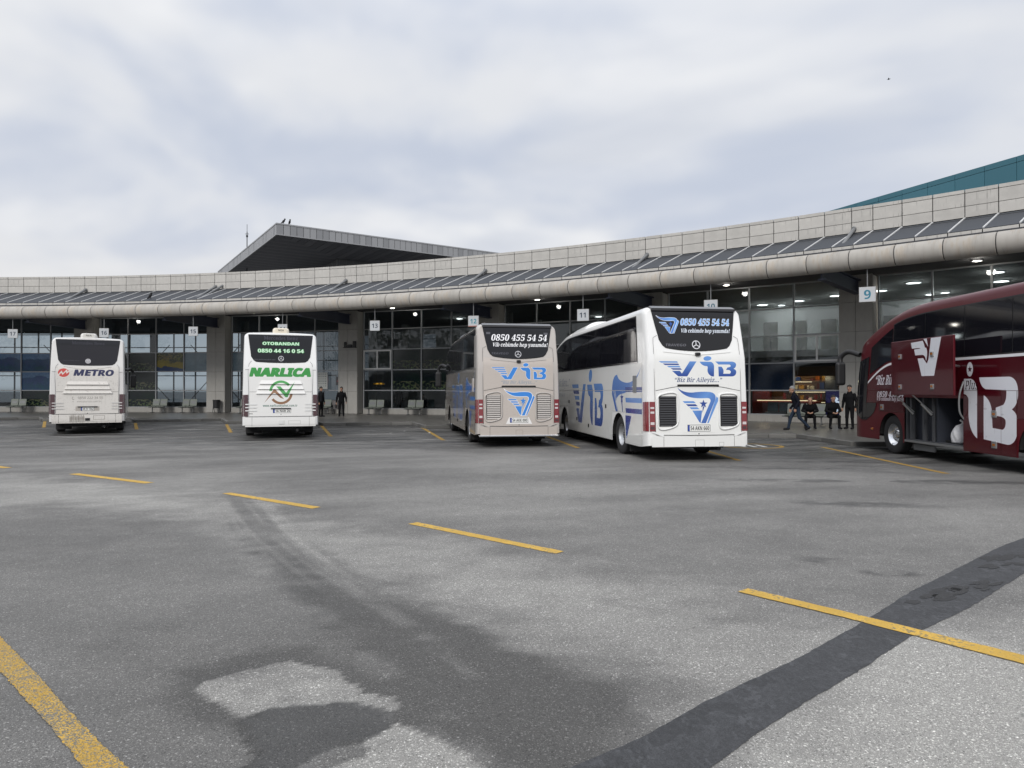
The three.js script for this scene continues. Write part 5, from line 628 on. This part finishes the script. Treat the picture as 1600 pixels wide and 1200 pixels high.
bin(15.35, 5.4, 'black metal litter bin in front of the clad column', false); bin(24.1, 5.2, 'litter bin with loose grey liner beside the standing man', true);
{ // notices and displays seen behind the glass between coach and column
  const put2 = (name, label, cat, s, off, y, w, h, m, group) => { const t = thing(name, label, cat, arc(s, off, y), -s / R, group); mesh('panel', rbox(w, h, 0.05, 0.01, 0, h / 2, 0), M.frame, t); const f = mesh('face', new THREE.PlaneGeometry(w - 0.05, h - 0.05), m, t); f.position.set(0, h / 2, 0.03); return t; };
  const tt = canvasTex(192, 288, (c) => { c.fillStyle = '#aeb0ac'; c.fillRect(0, 0, 192, 288); for (let j = 0; j < 6; j++) for (let i = 0; i < 4; i++) { c.fillStyle = ['#2c2f36', '#45505c', '#6a6f72'][(i * 5 + j * 3) % 3]; c.fillRect(14 + i * 44, 20 + j * 42, 22 - (j % 3) * 4, 14); } });
  put2('notice_board', 'pale notice board with rows of small dark icons', 'notice', 22.5, 6.28, 1.78, 0.78, 1.16, std(0xffffff, 0.6, 0, { map: tt }));
  const ty = canvasTex(128, 256, (c) => { c.fillStyle = '#c2a62c'; c.fillRect(0, 0, 128, 256); c.fillStyle = '#16140e'; for (let i = 0; i < 8; i++) for (let j = 0; j < 2; j++) if ((i + j) % 2) c.fillRect(i * 16, j * 14, 16, 14); c.fillRect(20, 90, 88, 20); c.fillRect(26, 160, 76, 70); });
  put2('taxi_poster', 'yellow poster with black chequered top edge', 'poster', 21.65, 6.28, 1.7, 0.6, 1.3, std(0xffffff, 0.6, 0, { map: ty }));
  const led = (txts, col) => new THREE.MeshStandardMaterial({ color: 0x0, emissive: 0xffffff, emissiveIntensity: 1.6, emissiveMap: canvasTex(192, 96, (c) => { c.fillStyle = '#050202'; c.fillRect(0, 0, 192, 96); c.fillStyle = col; c.font = 'bold 34px monospace'; txts.forEach((s, i) => c.fillText(s, 6, 30 + i * 30)); }), roughness: 0.4 });
  const a = put2('departure_display', 'red dot-matrix display glowing behind the standing man', 'display', 23.3, 7.6, 2.05, 1.3, 0.62, led(['   ::::::', '-  00:00 -', '   ::-:: '], '#ff4a4a')); const pl = new THREE.PointLight(lin(1, 0.15, 0.12), 0.4, 0, 2); pl.position.set(0, 0.3, 0.15); a.add(pl);
  put2('amber_display', 'narrow amber dot-matrix display right of the column under sign thirteen', 'display', 26.0, 7.2, 2.05, 0.9, 0.2, new THREE.MeshStandardMaterial({ color: 0x0, emissive: 0xffffff, emissiveIntensity: 1.8, emissiveMap: canvasTex(192, 40, (c) => { c.fillStyle = '#0a0602'; c.fillRect(0, 0, 192, 40); c.fillStyle = '#ffb43c'; c.font = 'bold 36px monospace'; c.fillText('::00:00::', 2, 31); }) }));
  const sp = thing('loudspeaker_shelf', 'small dark shelf of loudspeakers on the column left of sign thirteen', 'shelf', arc(24.75, 5.75, 4.55), -24.75 / R); mesh('shelf_board', box(0.95, 0.04, 0.3), M.black, sp); mesh('loudspeaker', rbox(0.16, 0.36, 0.18, 0.02, -0.36, 0.2, 0), M.black, sp); mesh('loudspeaker', rbox(0.22, 0.4, 0.2, 0.02, 0.34, 0.22, 0), M.black, sp); mesh('amplifier', rbox(0.34, 0.18, 0.2, 0.02, -0.02, 0.11, 0), M.black, sp);
}

{ // scraps of paper blown against the kerb and over the bays
  seed = 77; const white = std(lin(0.6, 0.6, 0.58), 0.8);
  for (let k = 0; k < 12; k++) { const g = grid(4, 3, (a, b) => [(a - 0.5) * (0.1 + rnd() * 0.04), 0.012 + 0.022 * rnd(), (b - 0.5) * 0.08]), X = -24 + rnd() * 33, Z = 22 + rnd() * 9 - X * 0.25; const o = mesh('litter_scrap', g, white, scene); o.position.set(X, 0, -Z); o.rotation.y = rnd() * 6; o.userData = { label: 'small pale scrap of litter lying on the bay asphalt', category: 'litter', group: 'litter scraps on the bays' }; }
}
// ------------------------------------------------------------------ people
function figure(bones, box3, res) { // smooth union of tapered capsules, meshed
  const [x0, x1, y0, y1, z0, z1] = box3, mc = new MarchingCubes(res, new THREE.MeshStandardMaterial(), false, false, 120000); mc.isolation = 0; const n = mc.size; let i = 0; const col = [];
  const d1 = (px, py, pz, b) => { const [a, c, ra, rb] = b, dx = c[0] - a[0], dy = c[1] - a[1], dz = c[2] - a[2], t = clamp(((px - a[0]) * dx + (py - a[1]) * dy + (pz - a[2]) * dz) / (dx * dx + dy * dy + dz * dz || 1)), ex = px - a[0] - dx * t, ey = py - a[1] - dy * t, ez = pz - a[2] - dz * t; return Math.hypot(ex / (b[5] || 1), ey, ez / (b[6] || 1)) * Math.min(b[5] || 1, b[6] || 1, 1) - mix(ra, rb, t) * Math.min(b[5] || 1, b[6] || 1, 1); };
  const kk = 0.028; for (let z = 0; z < n; z++) for (let y = 0; y < n; y++) for (let x = 0; x < n; x++, i++) { const px = mix(x0, x1, (x - n / 2) / (n / 2) * 0.5 + 0.5), py = mix(y0, y1, (y - n / 2) / (n / 2) * 0.5 + 0.5), pz = mix(z0, z1, (z - n / 2) / (n / 2) * 0.5 + 0.5); let d = 9; for (const b of bones) { const e = d1(px, py, pz, b); if (e > d + kk) continue; const h = clamp(0.5 + 0.5 * (d - e) / kk); d = mix(d, e, h) - kk * h * (1 - h); } mc.field[i] = -d; }
  mc.update(); const cnt = mc.count, P = new Float32Array(mc.positionArray.slice(0, cnt * 3)); for (let k = 0; k < cnt; k++) { P[k * 3] = mix(x0, x1, P[k * 3] * 0.5 + 0.5); P[k * 3 + 1] = mix(y0, y1, P[k * 3 + 1] * 0.5 + 0.5); P[k * 3 + 2] = mix(z0, z1, P[k * 3 + 2] * 0.5 + 0.5); }
  let g = new THREE.BufferGeometry(); g.setAttribute('position', new THREE.BufferAttribute(P, 3)); g = mergeVertices(g, 1e-4); g.computeVertexNormals(); const q = g.attributes.position, C = new Float32Array(q.count * 3);
  for (let k = 0; k < q.count; k++) { let bd = 9, bc = [0, 0, 0]; for (const b of bones) { const e = d1(q.getX(k), q.getY(k), q.getZ(k), b); if (e < bd) { bd = e; bc = b[4]; } } const v = 0.85 + 0.3 * fbm(q.getX(k) * 14, q.getY(k) * 9 + q.getZ(k) * 5, 3, 2); C.set(bc.map((c) => c * v), k * 3); }
  g.setAttribute('color', new THREE.BufferAttribute(C, 3)); return g;
}
const SKIN = [0.34, 0.20, 0.14], personM = new THREE.MeshPhysicalMaterial({ vertexColors: true, roughness: 0.9, specularIntensity: 0.3 });
function person(label, pos, turn, J, c) { // J: joints in metres, facing +z; c: colours
  const t = thing('person', label, 'person', pos, turn); const { top, leg, shoe = [0.012, 0.012, 0.014], hair = [0.03, 0.028, 0.026] } = c, B = [], add = (a, b, ra, rb, col, sx, sz) => B.push([a, b, ra, rb, col, sx, sz]);
  const mid = (a, b, f = 0.5) => a.map((v, i) => mix(v, b[i], f));
  add(J.hip, J.chest, 0.135, 0.15, top, 1.25, 0.9); add(J.chest, J.neck, 0.15, 0.075, top, 1.3, 0.85); add(J.neck, J.head, 0.055, 0.06, SKIN);
  for (const s of ['l', 'r']) { const k = s === 'l' ? -1 : 1; const sh = J.sh ? J.sh[s] : [J.chest[0] + k * 0.19, J.chest[1] + 0.10, J.chest[2]]; add(sh, J.el[s], 0.07, 0.056, top); add(J.el[s], J.wr[s], 0.056, 0.042, top); const hp = [J.hip[0] + k * 0.09, J.hip[1] - 0.03, J.hip[2]]; add(hp, J.kn[s], 0.098, 0.066, leg); add(J.kn[s], J.an[s], 0.064, 0.05, leg); add([J.an[s][0], J.an[s][1] - 0.045, J.an[s][2] - 0.02], [J.toe[s][0], J.toe[s][1], J.toe[s][2]], 0.048, 0.036, shoe); const d = J.hd?.[s] || [0, -1, 0.1], w = J.wr[s], pe = [w[0] + d[0] * 0.08, w[1] + d[1] * 0.08, w[2] + d[2] * 0.08]; add(w, pe, 0.03, 0.032, SKIN, 0.7, 1); for (let f = 0; f < 4; f++) { const o = (f - 1.5) * 0.019, st = [pe[0], pe[1], pe[2] + o], L = 0.06 + (f === 1 || f === 2 ? 0.012 : 0), m1 = [st[0] + d[0] * L * 0.6, st[1] + d[1] * L * 0.6, st[2] + d[2] * L * 0.6]; add(st, m1, 0.010, 0.009, SKIN); add(m1, [m1[0] + d[0] * L * 0.5 - k * 0.012, m1[1] + d[1] * L * 0.5, m1[2] + d[2] * L * 0.5], 0.009, 0.008, SKIN); } add([w[0] + d[0] * 0.03, w[1] + d[1] * 0.03, w[2] + 0.025], [w[0] + d[0] * 0.09 - k * 0.01, w[1] + d[1] * 0.09, w[2] + 0.055], 0.013, 0.01, SKIN); }
  const all = B.flatMap((b) => [b[0], b[1]]), bb = [0, 1, 2].map((i) => [Math.min(...all.map((p) => p[i])) - 0.24, Math.max(...all.map((p) => p[i])) + 0.24]);
  const body = figure(B, [...bb[0], ...bb[1], ...bb[2]], 96);
  const h = J.head, fd = J.face || [0, 0, 1], fa = Math.atan2(fd[0], fd[2]), hb = [[[0, 0.075, -0.005], [0, 0.045, -0.012], 0.09, 0.088, SKIN, 0.88, 1.04], [[0, 0.0, 0.03], [0, -0.055, 0.045], 0.068, 0.045, SKIN, 0.9, 1], [[0, 0.035, 0.085], [0, 0.008, 0.108], 0.012, 0.017, SKIN], [[0.078, 0.03, 0.0], [0.082, 0.0, -0.005], 0.018, 0.012, SKIN], [[-0.078, 0.03, 0.0], [-0.082, 0.0, -0.005], 0.018, 0.012, SKIN], [[-0.022, -0.035, 0.088], [0.022, -0.035, 0.088], 0.009, 0.009, [0.2, 0.07, 0.06]], [[0.03, 0.035, 0.082], [0.034, 0.035, 0.082], 0.010, 0.010, [0.03, 0.025, 0.02]], [[-0.03, 0.035, 0.082], [-0.034, 0.035, 0.082], 0.010, 0.010, [0.03, 0.025, 0.02]]];
  const head = figure(hb.map((b) => [b[0], b[1], b[2], b[3], b[4], b[5], b[6]]), [-0.16, 0.16, -0.16, 0.22, -0.16, 0.18], 64); head.rotateX(J.nod || 0); head.rotateY(fa); head.translate(h[0], h[1] + 0.06, h[2]);
  mesh('body', mergeGeometries([body.toNonIndexed(), head.toNonIndexed()]), personM, t);
  const hg = new THREE.SphereGeometry(0.1, 22, 16, 0, 7, 0, c.bald ? 0.9 : 1.75), hp = hg.attributes.position; for (let i = 0; i < hp.count; i++) { const k = 1 + 0.05 * (vn(hp.getX(i) * 60, hp.getZ(i) * 60 + hp.getY(i) * 40, 4) - 0.5); hp.setXYZ(i, hp.getX(i) * 0.9 * k, hp.getY(i) * 1.02 * k, hp.getZ(i) * 1.08 * k); } hg.rotateX(-0.35 + (J.nod || 0)); hg.rotateY(fa); hg.translate(h[0], h[1] + 0.128, h[2] - 0.006); hg.computeVertexNormals(); mesh('hair', hg, std(lin(...hair), 0.9), t);
  return t;
}
const stand = (o = {}) => ({ hip: [0, 0.93, 0], chest: [0, 1.30, 0.01], neck: [0, 1.50, 0], head: [0, 1.58, 0.02], el: { l: [-0.27, 1.12, -0.02], r: [0.27, 1.12, -0.02] }, wr: { l: [-0.27, 0.88, 0.06], r: [0.27, 0.88, 0.06] }, kn: { l: [-0.11, 0.5, 0.02], r: [0.11, 0.5, 0.02] }, an: { l: [-0.12, 0.1, 0], r: [0.12, 0.1, 0] }, toe: { l: [-0.14, 0.037, 0.17], r: [0.14, 0.037, 0.17] }, ...o });
const sit = (o = {}) => ({ hip: [0, 0.55, -0.05], chest: [0, 0.90, 0.08], neck: [0, 1.09, 0.14], head: [0, 1.16, 0.18], el: { l: [-0.28, 0.74, 0.14], r: [0.28, 0.74, 0.14] }, wr: { l: [-0.1, 0.66, 0.38], r: [0.1, 0.66, 0.38] }, hd: { l: [0.6, -0.2, 0.7], r: [-0.6, -0.2, 0.7] }, kn: { l: [-0.16, 0.5, 0.38], r: [0.16, 0.5, 0.38] }, an: { l: [-0.18, 0.1, 0.34], r: [0.18, 0.1, 0.34] }, toe: { l: [-0.2, 0.037, 0.52], r: [0.2, 0.037, 0.52] }, ...o });
const NAVY = [0.007, 0.008, 0.014], BLACK = [0.006, 0.006, 0.007], JEAN = [0.018, 0.028, 0.045];
person('person walking left in dark jacket and blue jeans before the kiosk window', [11.27, 0.126, -28.1], -1.75, stand({ hip: [0, 0.91, 0], chest: [0, 1.27, 0.08], neck: [0, 1.46, 0.12], head: [0, 1.53, 0.17], an: { l: [-0.09, 0.1, 0.3], r: [0.09, 0.15, -0.42] }, kn: { l: [-0.1, 0.51, 0.2], r: [0.1, 0.5, -0.08] }, toe: { l: [-0.09, 0.037, 0.46], r: [0.09, 0.037, -0.32] }, wr: { l: [-0.27, 0.86, 0.18], r: [0.27, 0.88, 0.1] } }), { top: NAVY, leg: JEAN, hair: [0.2, 0.2, 0.2] });
person('balding person in black leaning forward on the bench by the kiosk window', [12.35, 0.126, -29.45], -0.35, sit({ chest: [0, 0.86, 0.2], neck: [0, 1.02, 0.31], head: [0, 1.06, 0.38] }), { top: BLACK, leg: BLACK, bald: true, hair: [0.12, 0.11, 0.1] });
person('person in black sitting upright with hands together on the kiosk bench', [13.2, 0.126, -29.3], -0.1, sit(), { top: BLACK, leg: BLACK });
person('person in dark coat standing beside the front of the red coach', [13.75, 0.126, -28.9], -0.9, stand(), { top: BLACK, leg: BLACK });
person('man in dark coat standing facing the coaches under sign thirteen, holding a bag', [-10.33, 0.126, -43], 0.2, stand({ wr: { l: [-0.3, 0.86, 0.08], r: [0.28, 0.9, 0.04] } }), { top: BLACK, leg: BLACK });
person('person in dark clothes half hidden by the green-lettered coach', [-11.45, 0.126, -42.5], 1.2, stand(), { top: [0.016, 0.017, 0.02], leg: BLACK });
person('dark figure standing inside the hall right of the column under sign thirteen', [...arc(26.95, 8, 0.142)], 0.4, stand(), { top: BLACK, leg: BLACK });
person('dark seated figure inside the hall behind the bench near the beige coach', [...arc(29.0, 7.4, 0.1)], -0.2, sit(), { top: NAVY, leg: BLACK });
bench(29.0, 7.55, 2, 'bench inside the hall carrying the seated dark figure', 0.14);
{ const b = thing('hand_bag', 'small dark bag in the hand of the man under sign thirteen', 'bag', [-10.66, 0.62, -43.0], 0.2); mesh('bag_body', rbox(0.1, 0.24, 0.26, 0.04, 0, 0.12, 0), M.black, b); mesh('bag_handle', tube([[0, 0.22, -0.08], [0, 0.33, 0], [0, 0.22, 0.08]], 0.01, 6), M.black, b); }

// ------------------------------------------------------------------ big dark roof behind, teal hall at the right, mast, birds
{
  const Z0 = 75, H0 = 1.7 + 262 / 1109 * Z0, C = [-0.332 * Z0, H0, -Z0], dl = new THREE.Vector3(-0.524, 0, -0.851), dr = new THREE.Vector3(0.816, 0, -0.579);
  const hall = thing('hip_roof_hall', 'dark grey hall roof with wide eaves rising behind the terminal at left', 'building', [C[0], 0, C[2]]);
  const at = (a, b, y) => [dl.x * a + dr.x * b, y, dl.z * a + dr.z * b], fas = [std(lin(0.30, 0.305, 0.315), 0.5), std(lin(0.24, 0.245, 0.255), 0.5)], sof = [std(lin(0.16, 0.165, 0.185), 0.6), std(lin(0.125, 0.13, 0.148), 0.6)];
  const T = 1.15, LA = 36, LB = 36, IN = 10;
  let c = 0; const pw = 0.72;
  for (let a = 0; a < LA; a += pw) mesh('fascia_panel', hexa([at(a, -0.06, H0 - T), at(a + pw - 0.05, -0.06, H0 - T), at(a + pw - 0.05, -0.06, H0 - 0.12), at(a, -0.06, H0 - 0.12), at(a, 0.02, H0 - T), at(a + pw - 0.05, 0.02, H0 - T), at(a + pw - 0.05, 0.02, H0 - 0.12), at(a, 0.02, H0 - 0.12)]), fas[hash(c++, 2) > 0.7 ? 1 : 0], hall);
  for (let b = 0; b < LB; b += pw) mesh('fascia_panel', hexa([at(-0.06, b, H0 - T), at(-0.06, b + pw - 0.05, H0 - T), at(-0.06, b + pw - 0.05, H0 - 0.12), at(-0.06, b, H0 - 0.12), at(0.02, b, H0 - T), at(0.02, b + pw - 0.05, H0 - T), at(0.02, b + pw - 0.05, H0 - 0.12), at(0.02, b, H0 - 0.12)]), fas[hash(c++, 2) > 0.7 ? 1 : 0], hall);
  const quad = (p, y0, y1) => hexa([...p.map(([a, b]) => at(a, b, y0)), ...p.map(([a, b]) => at(a, b, y1))]);
  mesh('roof_edge_trim', merge(quad([[-0.1, -0.1], [LA, -0.1], [LA, 0.1], [-0.1, 0.1]], H0 - 0.12, H0 + 0.02), quad([[-0.1, 0.1], [0.1, 0.1], [0.1, LB], [-0.1, LB]], H0 - 0.12, H0 + 0.02), quad([[-0.08, -0.08], [LA, -0.08], [LA, 0.06], [-0.08, 0.06]], H0 - T - 0.1, H0 - T), quad([[-0.08, 0.06], [0.06, 0.06], [0.06, LB], [-0.08, LB]], H0 - T - 0.1, H0 - T)), fas[0], hall);
  mesh('roof_deck', quad([[0.1, 0.1], [LA, 0.1], [LA, LB], [0.1, LB]], H0 - 0.9, H0 - 0.1), sof[0], hall);
  // soffit boards, mitred along the diagonal, each board dropped or raised a little at its edges
  const bw = 0.95; for (let a = 0.1; a < LA; a += bw) { const e = Math.min(IN, a), f = Math.min(IN, a + bw - 0.07); mesh('soffit_board', quad([[a, 0.06], [a + bw - 0.07, 0.06], [a + bw - 0.07, f], [a, Math.max(0.08, e)]], H0 - T - 0.02, H0 - T + 0.06), sof[c++ % 2], hall); }
  for (let b = 0.1; b < LB; b += bw) { const e = Math.min(IN, b), f = Math.min(IN, b + bw - 0.07); mesh('soffit_board', quad([[0.06, b], [0.06, b + bw - 0.07], [f, b + bw - 0.07], [Math.max(0.08, e), b]], H0 - T - 0.02, H0 - T + 0.06), sof[c++ % 2], hall); }
  mesh('hall_wall', quad([[IN, IN], [LA, IN], [LA, LB], [IN, LB]], 0, H0 - T - 0.03), std(lin(0.2, 0.205, 0.21), 0.6), hall);
  for (let a = IN; a < LA; a += 0.9) mesh('wall_rib', quad([[a, IN - 0.06], [a + 0.1, IN - 0.06], [a + 0.1, IN], [a, IN]], 2, H0 - T - 0.04), fas[1], hall);
  for (let b = IN + 0.2; b < LB; b += 0.9) mesh('wall_rib', quad([[IN - 0.06, b], [IN - 0.06, b + 0.1], [IN, b + 0.1], [IN, b]], 2, H0 - T - 0.04), fas[1], hall);
  const mp = [-0.374 * 96, 0, -96], mast = thing('roof_mast', 'thin dark mast standing up behind the left slope of the hall roof', 'mast', mp); mesh('pole', cyl(0.11, 23.2, 0, 11.6, 0, 8, 0.06), M.dark, mast); mesh('spike', cyl(0.03, 1.0, 0, 23.7, 0, 6), M.dark, mast); mesh('crossbar', merge(box(0.5, 0.06, 0.06, 0, 22.9, 0), cyl(0.14, 0.25, 0, 22.6, 0, 8)), M.dark, mast);
  // birds
  const birdM = std(lin(0.015, 0.015, 0.017), 0.8);
  const bird = (label, pos, turn, fly) => { const b = thing('bird', label, 'bird', pos, turn, 'birds'); const body = new THREE.SphereGeometry(0.09, 12, 8); body.scale(0.8, 0.85, 1.7); if (!fly) body.rotateX(-0.7); body.translate(0, 0.16, 0); const hd = new THREE.SphereGeometry(0.055, 10, 8); hd.translate(0, fly ? 0.19 : 0.29, fly ? 0.17 : 0.11); const bk = new THREE.ConeGeometry(0.018, 0.06, 6); bk.rotateX(Math.PI / 2); bk.translate(0, fly ? 0.19 : 0.285, fly ? 0.24 : 0.18); mesh('body', merge(body, hd, bk), birdM, b); mesh('tail', (() => { const q = box(0.07, 0.015, 0.16); q.rotateX(fly ? 0 : -0.6); q.translate(0, fly ? 0.16 : 0.06, -0.2); return q; })(), birdM, b); if (fly) for (const s of [-1, 1]) mesh('wing', hexa([[0, 0.17, 0.08], [s * 0.3, 0.27, 0.06], [s * 0.3, 0.27, -0.03], [0, 0.17, -0.1], [0, 0.185, 0.08], [s * 0.3, 0.28, 0.06], [s * 0.3, 0.28, -0.03], [0, 0.185, -0.1]]), birdM, b); else mesh('legs', merge(cyl(0.01, 0.08, 0.03, 0.04, 0, 5), cyl(0.01, 0.08, -0.03, 0.04, 0, 5)), birdM, b); return b; };
  bird('left one of two dark birds perched on the hall roof corner', [C[0] + dr.x * 0.7 + 0.0, H0 + 0.02, C[2] + dr.z * 0.7], 1.2).scale.setScalar(1.6); bird('right one of two dark birds perched on the hall roof corner', [C[0] + dr.x * 1.35, H0 + 0.02, C[2] + dr.z * 1.35], 0.6).scale.setScalar(1.6);
  const bp = arc(13.6, 1.0, 7.58); bird('dark bird sitting on the roof slope beside the drain pipes', bp, 1).scale.setScalar(1.2);
  bird('small bird flying alone in the grey sky at upper right', [37.3, 32.4, -70], 0.9, true).scale.setScalar(0.65);
}
{ // teal panelled hall at upper right
  const Za = 45, H = 1.7 + 369 / 1109 * Za, A = new THREE.Vector3(0.7214 * Za, 0, -Za), d = new THREE.Vector3(-0.122, 0, -0.29).normalize(), n = new THREE.Vector3(-d.z, 0, d.x).multiplyScalar(1), o = A.clone();
  const hall = thing('teal_hall', 'teal panelled hall wall showing above the terminal parapet at right', 'building', [o.x, 0, o.z]), tm = [std(lin(0.04, 0.145, 0.19), 0.45), std(lin(0.037, 0.136, 0.178), 0.45), std(lin(0.044, 0.153, 0.2), 0.47)];
  const q = (t, k, y) => [d.x * t - n.x * k, y, d.z * t - n.z * k]; let c = 0;
  for (let t = -14; t < 24; t += 2.05) for (const [y0, y1] of [[H - 0.36, H], [H - 1.75, H - 0.39], [H - 3.14, H - 1.78], [H - 4.53, H - 3.17]]) { const t1 = t + 2.02; mesh('wall_panel', hexa([q(t1, 0.05, y0), q(t, 0.05, y0), q(t, 0.05, y1), q(t1, 0.05, y1), q(t1, 0, y0), q(t, 0, y0), q(t, 0, y1), q(t1, 0, y1)]), tm[Math.floor(hash(c++, 7) * 3)], hall); }
  mesh('wall_core', hexa([q(24, -0.01, 0), q(-14, -0.01, 0), q(-14, -0.01, H - 0.03), q(24, -0.01, H - 0.03), q(24, -8, 0), q(-14, -8, 0), q(-14, -8, H - 0.03), q(24, -8, H - 0.03)]), M.dark, hall);
}
// ------------------------------------------------------------------ trees behind the photographer, mirrored in the terminal glass
{
  const bark = std(lin(0.06, 0.045, 0.035), 0.9), leafM = [lin(0.03, 0.05, 0.02), lin(0.04, 0.06, 0.022)].map((c) => std(c, 0.8)); seed = 5;
  const desc = ['tall broad', 'low spreading', 'narrow tall', 'dense round', 'loose airy', 'wide dark', 'small young', 'leaning open'];
  [[-76, -1, 12], [-69, 6, 14], [-63, 9, 11], [-57, 15, 15], [-52, 19, 13], [-47, 27, 12], [-41, 33, 14], [-67, 18, 12]].forEach(([x, z, h], i) => {
    const t = thing('roadside_tree', `${desc[i]} green tree to the left behind the photographer`, 'tree', [x, 0, z], 0, 'trees behind the photographer');
    const gs = [tube([[0, 0, 0], [0.2, h * 0.25, 0.1], [0, h * 0.6, 0]], 0.28, 8)]; for (let k = 0; k < 5; k++) { const a = k * 1.3; gs.push(tube([[0.1, h * (0.3 + k * 0.05), 0], [Math.cos(a) * 1.4, h * 0.5, Math.sin(a) * 1.4], [Math.cos(a) * 2.8, h * 0.68, Math.sin(a) * 2.8]], 0.1, 6)); } mesh('trunk', merge(gs), bark, t);
    const p = [], clumps = Array.from({ length: 26 }, () => { const a = rnd() * 6.283, r = Math.sqrt(rnd()) * h * 0.36, y = h * (0.36 + rnd() * 0.56); return [Math.cos(a) * r * (1.2 - y / h * 0.6), y, Math.sin(a) * r * (1.2 - y / h * 0.6), 0.8 + rnd() * 1.1]; });
    for (const [cx, cy, cz, cr] of clumps) for (let k = 0; k < 90; k++) { const u = rnd() * 2 - 1, a = rnd() * 6.283, r = cr * Math.cbrt(rnd()), s = Math.sqrt(1 - u * u), X = cx + Math.cos(a) * s * r, Y = cy + u * r * 0.8, Z = cz + Math.sin(a) * s * r; for (let q = 0; q < 3; q++) p.push(X + (rnd() - 0.5) * 0.55, Y + (rnd() - 0.5) * 0.55, Z + (rnd() - 0.5) * 0.55); }
    const g = new THREE.BufferGeometry(); g.setAttribute('position', new THREE.Float32BufferAttribute(p, 3)); g.computeVertexNormals(); mesh('crown', g, leafM[i % 2], t);
  });
}
renderer.render(scene, camera);
